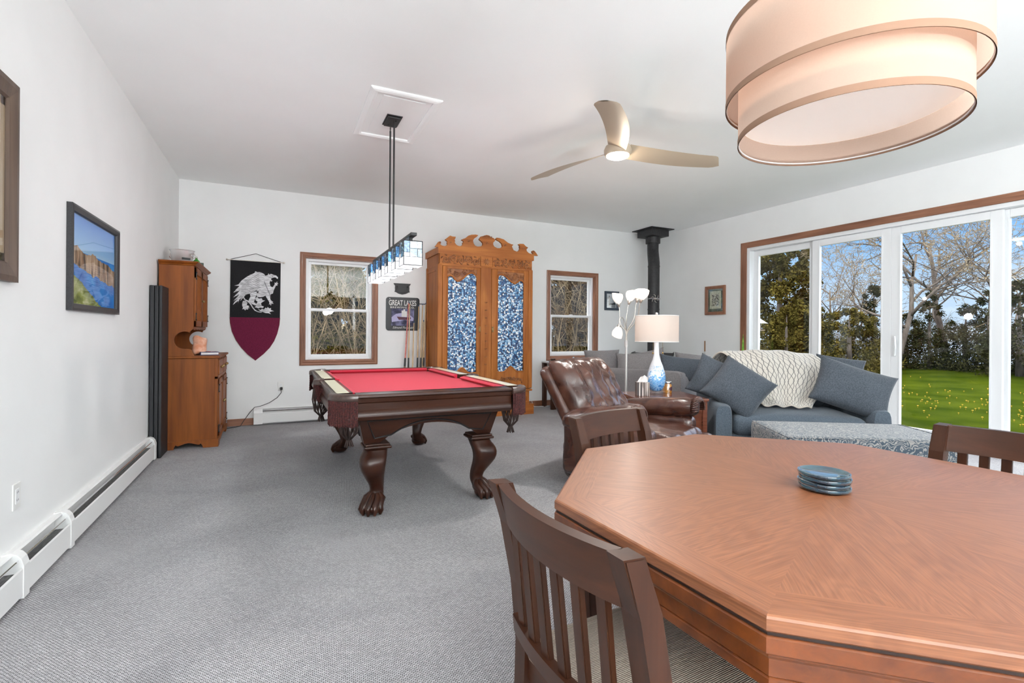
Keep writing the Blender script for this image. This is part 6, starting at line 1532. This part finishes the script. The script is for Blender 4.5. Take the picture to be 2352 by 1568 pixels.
def blf(off):
    def f(u, v):
        k = v * (len(BLP) - 1); i = min(len(BLP) - 2, int(k)); t_ = k - i
        def cr(side):
            P0, P1, P2, P3 = (Vector(BLP[max(0, min(len(BLP) - 1, i + q))][side]) for q in (-1, 0, 1, 2))
            return .5 * ((2 * P1) + (-P0 + P2) * t_ + (2 * P0 - 5 * P1 + 4 * P2 - P3) * t_ ** 2 + (-P0 + 3 * P1 - 3 * P2 + P3) * t_ ** 3)
        p = cr(0).lerp(cr(1), u)
        dom = .045 * math.sin(PI * u) * (1 if v < .6 else 1 - (v - .6) * 2.0)
        fold = .012 * math.sin(u * 19 + v * 3) * (.25 + v) + .008 * noise.noise(Vector((u * 4, v * 5, 0)))
        p = p + Vector((0, -.6, .8)).normalized() * (dom + fold + off)
        p.z = max(p.z, .503 + off)
        return p
    return f
bl_ = MB().grid(blf(0), 60, 64)
hem = MB()
for fn__ in ((lambda t_: (0, t_)), (lambda t_: (1, t_)), (lambda t_: (t_, 1)), (lambda t_: (t_, 0))): hem.tube([Vector(blf(.0)(*fn__(i / 50))) for i in range(51)], .008, 6)
btg = thing('throw_blanket', 'cream fleece throw with dark diamond lines draped over the blue chair back', 'blanket', (4.57, 3.23, 0), -.6435)
blo = bl_.done('blanket_cloth', M_blk2, btg, 4)
so = blo.modifiers.new('s', 'SOLIDIFY'); so.thickness = .012; so.offset = 1
hem.done('hem', fabric('cream_fleece_edge', (.48, .43, .37), (.56, .51, .45)), btg, 4)

# ottoman
M_dam = mat('damask_upholstery', (.2, .25, .3), .85, sheen=.3); m = M_dam
v = coords(m, 'Object', (1, 1, 1)); n1 = N(m, 'TexNoise', Scale=9, Detail=2); LK(m, v, n1.inputs[0])
vs = N(m, 'VectorMath', _operation='SCALE'); vs.inputs['Scale'].default_value = .55; LK(m, n1.outputs['Color'], vs.inputs[0]); vd = N(m, 'VectorMath', _operation='ADD'); LK(m, v, vd.inputs[0]); LK(m, vs.outputs[0], vd.inputs[1])
wv = N(m, 'TexWave', _wave_type='RINGS', Scale=8, Distortion=7, Detail=1); wv.inputs['Detail Scale'].default_value = 1.6; LK(m, vd.outputs[0], wv.inputs[0])
r = ramp(m, wv.outputs[1], ((.45, (.030, .048, .068)), (.56, (.040, .060, .082)), (.64, (.17, .17, .165)), (.85, (.23, .22, .21)))); LK(m, r.outputs[0], m.node_tree.nodes['Principled BSDF'].inputs['Base Color']); bump(m, wv.outputs[1], .3, .004)
ot = thing('ottoman', 'long low ottoman in blue and taupe scroll damask beside the dining table', 'ottoman', (4.10, 2.33, 0), -.56)
cb = MB(); softbox(cb, (-.62, -.36, .05), (.62, .36, .445), .035, (0, 0, .012), 14); cb.done('cushion_box', M_dam, ot, 4)
MB().tube([(-.60, -.345, .438), (.60, -.345, .438), (.60, .345, .438), (-.60, .345, .438)], .007, 6, closed=True).done('piping', M_dam, ot, 4)
for sx in (-1, 1):
    for sy in (-1, 1): MB().cyl((sx * .54, sy * .28, .027), .022, .054, 12).done('foot', M_black, ot)

# grey sofa seen from behind
sf = thing('sofa', 'grey sofa seen from behind, facing the patio door and stove', 'sofa', (4.47, 5.34, 0), -1.115 + PI)
seat_frame(sf, .82, .47, .20, .58, .74, M_fab2, .18)
sc_ = MB(); softbox(sc_, (-.60, -.46, .26), (.60, .28, .46), .07, (0, 0, .03), 16, seed=6); sc_.done('seat_cushion', M_fab2, sf, 4)
gp = 'pillows along the grey sofa back'
put_pillow('sofa_pillow', 'grey-brown pillow at the left end of the grey sofa, under the right back window', (4.10, 5.60, .80), .50, .36, .17, (-.55, -.8, .25), .03, M_fab2, 11, gp)
put_pillow('sofa_pillow', 'long grey pillow in the middle of the grey sofa back', (4.36, 5.13, .775), .62, .34, .17, (-.7, -.65, .25), .04, M_fab2, 12, gp)
put_pillow('sofa_pillow', 'pale pillow standing behind the long middle one on the grey sofa', (4.62, 5.22, .80), .46, .36, .14, (-.6, -.7, .2), .22, M_fab2, 13, gp)
put_pillow('sofa_pillow', 'wide blue-grey pillow at the right end of the grey sofa, right of the lamp', (4.66, 4.60, .745), .66, .34, .18, (-.62, -.75, .3), -.10, M_pil, 14, gp)
put_pillow('sofa_pillow', 'small pale pillow farthest back on the grey sofa, near the picture wall', (5.12, 4.93, .80), .48, .28, .15, (-.5, -.8, .35), -.12, M_fab2, 15, gp)

# ================================================================== wood stove and pipe
M_iron = noisy('black_stove_iron', (.012, .012, .013), (.028, .028, .03), 40, .5, bs=.2, bd=.001)
sv = thing('wood_stove', 'black cast iron wood stove in the far right corner behind the sofa', 'stove', (5.86, 6.53, 0), -PI / 4)
MB().box((-.30, -.24, .18), (.30, .24, .83), .015).done('firebox', M_iron, sv)
MB().box((-.34, -.28, .83), (.34, .28, .865), .012).done('top_plate', M_iron, sv)
d_ = MB().box((-.22, -.262, .32), (.22, -.238, .72), .01).done('door', M_iron, sv); MB().box((-.17, -.268, .42), (.17, -.26, .66), .004).done('glass_window', M_black, d_); MB().tube([(.20, -.265, .50), (.20, -.30, .52), (.20, -.30, .58), (.20, -.265, .60)], .007, 6).done('handle', M_chrome, d_, 4)
for sx in (-1, 1):
    for sy in (-1, 1): MB().lathe([(.016, 0), (.022, .02), (.018, .10), (.03, .19)], 12, (sx * .25, sy * .19, 0)).done('leg', M_iron, sv)
MB().box((-.34, -.30, .868), (-.325, .28, .882)).box((.325, -.28, .868), (.34, .28, .882)).tube([(-.34, -.29, .875), (.34, -.29, .875)], .005, 6).done('top_rail', M_iron, sv)
sp_ = thing('stove_pipe', 'black stove pipe with an offset bend rising to a square ceiling box', 'stove pipe', (5.86, 6.53, .87))
P = lambda x, y, z: (x - 5.86, y - 6.53, z - .87)
MB().tube([P(5.86, 6.53, .87), P(5.86, 6.53, 1.6), P(5.86, 6.53, 2.36), P(5.87, 6.54, 2.42), P(5.955, 6.66, 2.62), P(5.965, 6.675, 2.68), P(5.965, 6.675, 2.93)], .098, 28).done('pipe', M_iron, sp_, .8)
rings_ = MB()
for z in (1.62, 2.36): rings_.cyl(P(5.86, 6.53, z), .102, .02, 28)
rings_.cyl(P(5.965, 6.675, 2.84), .125, .10, 28); rings_.done('collar', M_iron, sp_, .8)
MB().box(P(5.965 - .19, 6.675 - .19, 2.90), P(5.965 + .19, 6.675 + .19, 3.012), .004).done('ceiling_box', M_iron, sp_)
MB().box(P(5.965 - .255, 6.675 - .255, 3.012), P(5.965 + .255, 6.675 + .255, 3.025), .002).done('flange', M_iron, sp_)
t = thing('pipe_fan', 'small curled-blade metal fan strapped to the black stove pipe', 'fan', (5.80, 6.43, 1.80), -PI / 4 + .2)
MB().tube([(-.10, .07, 0), (-.09, .0, 0), (0, -.012, 0), (.09, .0, 0), (.10, .07, 0)], .006, 6).done('strap', M_chrome, t, 4)
fb = MB().sph((0, -.02, 0), .016, n=10)
for k in range(6):
    a = k * PI / 3 + .3; fb.tube([(.012 * math.cos(a), -.022, .012 * math.sin(a)), (.05 * math.cos(a + .15), -.03, .05 * math.sin(a + .15)), (.075 * math.cos(a + .55), -.022, .075 * math.sin(a + .55))], .012, 6, radii=[.006, .014, .008], flat=.3)
fb.done('blades', M_nickel, t, 4)

# ================================================================== console under the right back window, plant
t = thing('console_table', 'narrow dark-legged console table with a pale top under the right back window', 'table', (4.54, 6.80, 0))
MB().box((-.62, -.20, .715), (.66, .20, .74), .004).done('table_top', mat('pale_grey_top', (.62, .63, .65), .4), t)
MB().box((-.665, -.21, 0), (-.60, -.165, .80), .006).done('corner_post', M_chair, t)
for sx in (-1, 1):
    for sy in (-1, 1): MB().box((sx * .58 - .03, sy * .17 - .03, 0), (sx * .58 + .03, sy * .17 + .03, .715), .004).done('leg', M_chair, t)
MB().box((-.55, -.19, .66), (.55, -.17, .715)).done('apron', M_chair, t)
t = thing('digital_frame', 'small tilted tablet-like screen with a pale rim on the console table', 'tablet', (4.72, 6.72, .742), -.2)
MB().box((-.10, -.006, 0), (.10, .006, .14), .006, Rx(-.35)).done('rim', mat('pale_blue_plastic', (.45, .58, .64), .4), t); MB().box((-.085, -.009, .015), (.085, -.005, .125), 0, Rx(-.35)).done('screen', mat('dark_teal_screen', (.03, .08, .12), .2), t)
t = tag(MB().box((-.03, -.02, 0), (.03, .02, .008), .002).prism([(-.03, 0), (.03, 0), (.01, .07), (-.015, .075)], .004, XZ).done('card', mat('light_blue_card', (.45, .68, .80), .6)), 'small light blue standing card at the left of the console table', 'card'); t.location = (4.36, 6.72, .741)
t = tag(MB().lathe([(0, -.09), (.014, -.07), (.02, 0), (.014, .07), (0, .09)], 14, M=Ry(PI / 2)).done('wooden_boat_shape', M_cwood, None, 1), 'slim dark wooden spindle-shaped piece lying beside the small tablet', 'ornament'); t.location = (4.52, 6.85, .763)
M_leaf = noisy('bright_snake_plant', (.08, .30, .03), (.30, .55, .08), 10, .5, sc=(1, 1, 3)); M_pot = mat('dark_pot', (.05, .04, .035), .6)
t = thing('potted_plant', 'potted plant with one bright green spear leaf beside the patio door casing', 'plant', (6.13, 4.98, 0))
MB().lathe([(0, 0), (.10, 0), (.13, .24), (.14, .25), (.14, .28), (.125, .28), (.12, .25), (0, .25)], 28).done('pot', M_pot, t, .6)
for k, (a, hgt, ln_) in enumerate(((.1, .95, .02), (2.2, .62, .14), (4.1, .58, .12), (5.3, .5, .16))):
    w = .030
    def lf(s):
        return lambda u, v: (lambda ww: (math.cos(a) * (.03 + ln_ * v) + math.sin(a) * (u - .5) * 2 * ww, math.sin(a) * (.03 + ln_ * v) - math.cos(a) * (u - .5) * 2 * ww + s * .004 * (1 - (2 * u - 1) ** 2), .25 + hgt * v))(w * (math.sin(PI * min(1, .25 + .75 * v)) ** .7 if v > .02 else .7) * (1 if v < .98 else .1))
    MB().grid(lf(1), 6, 18).grid(lf(-1), 6, 18).done('leaf', M_leaf, t, 4)
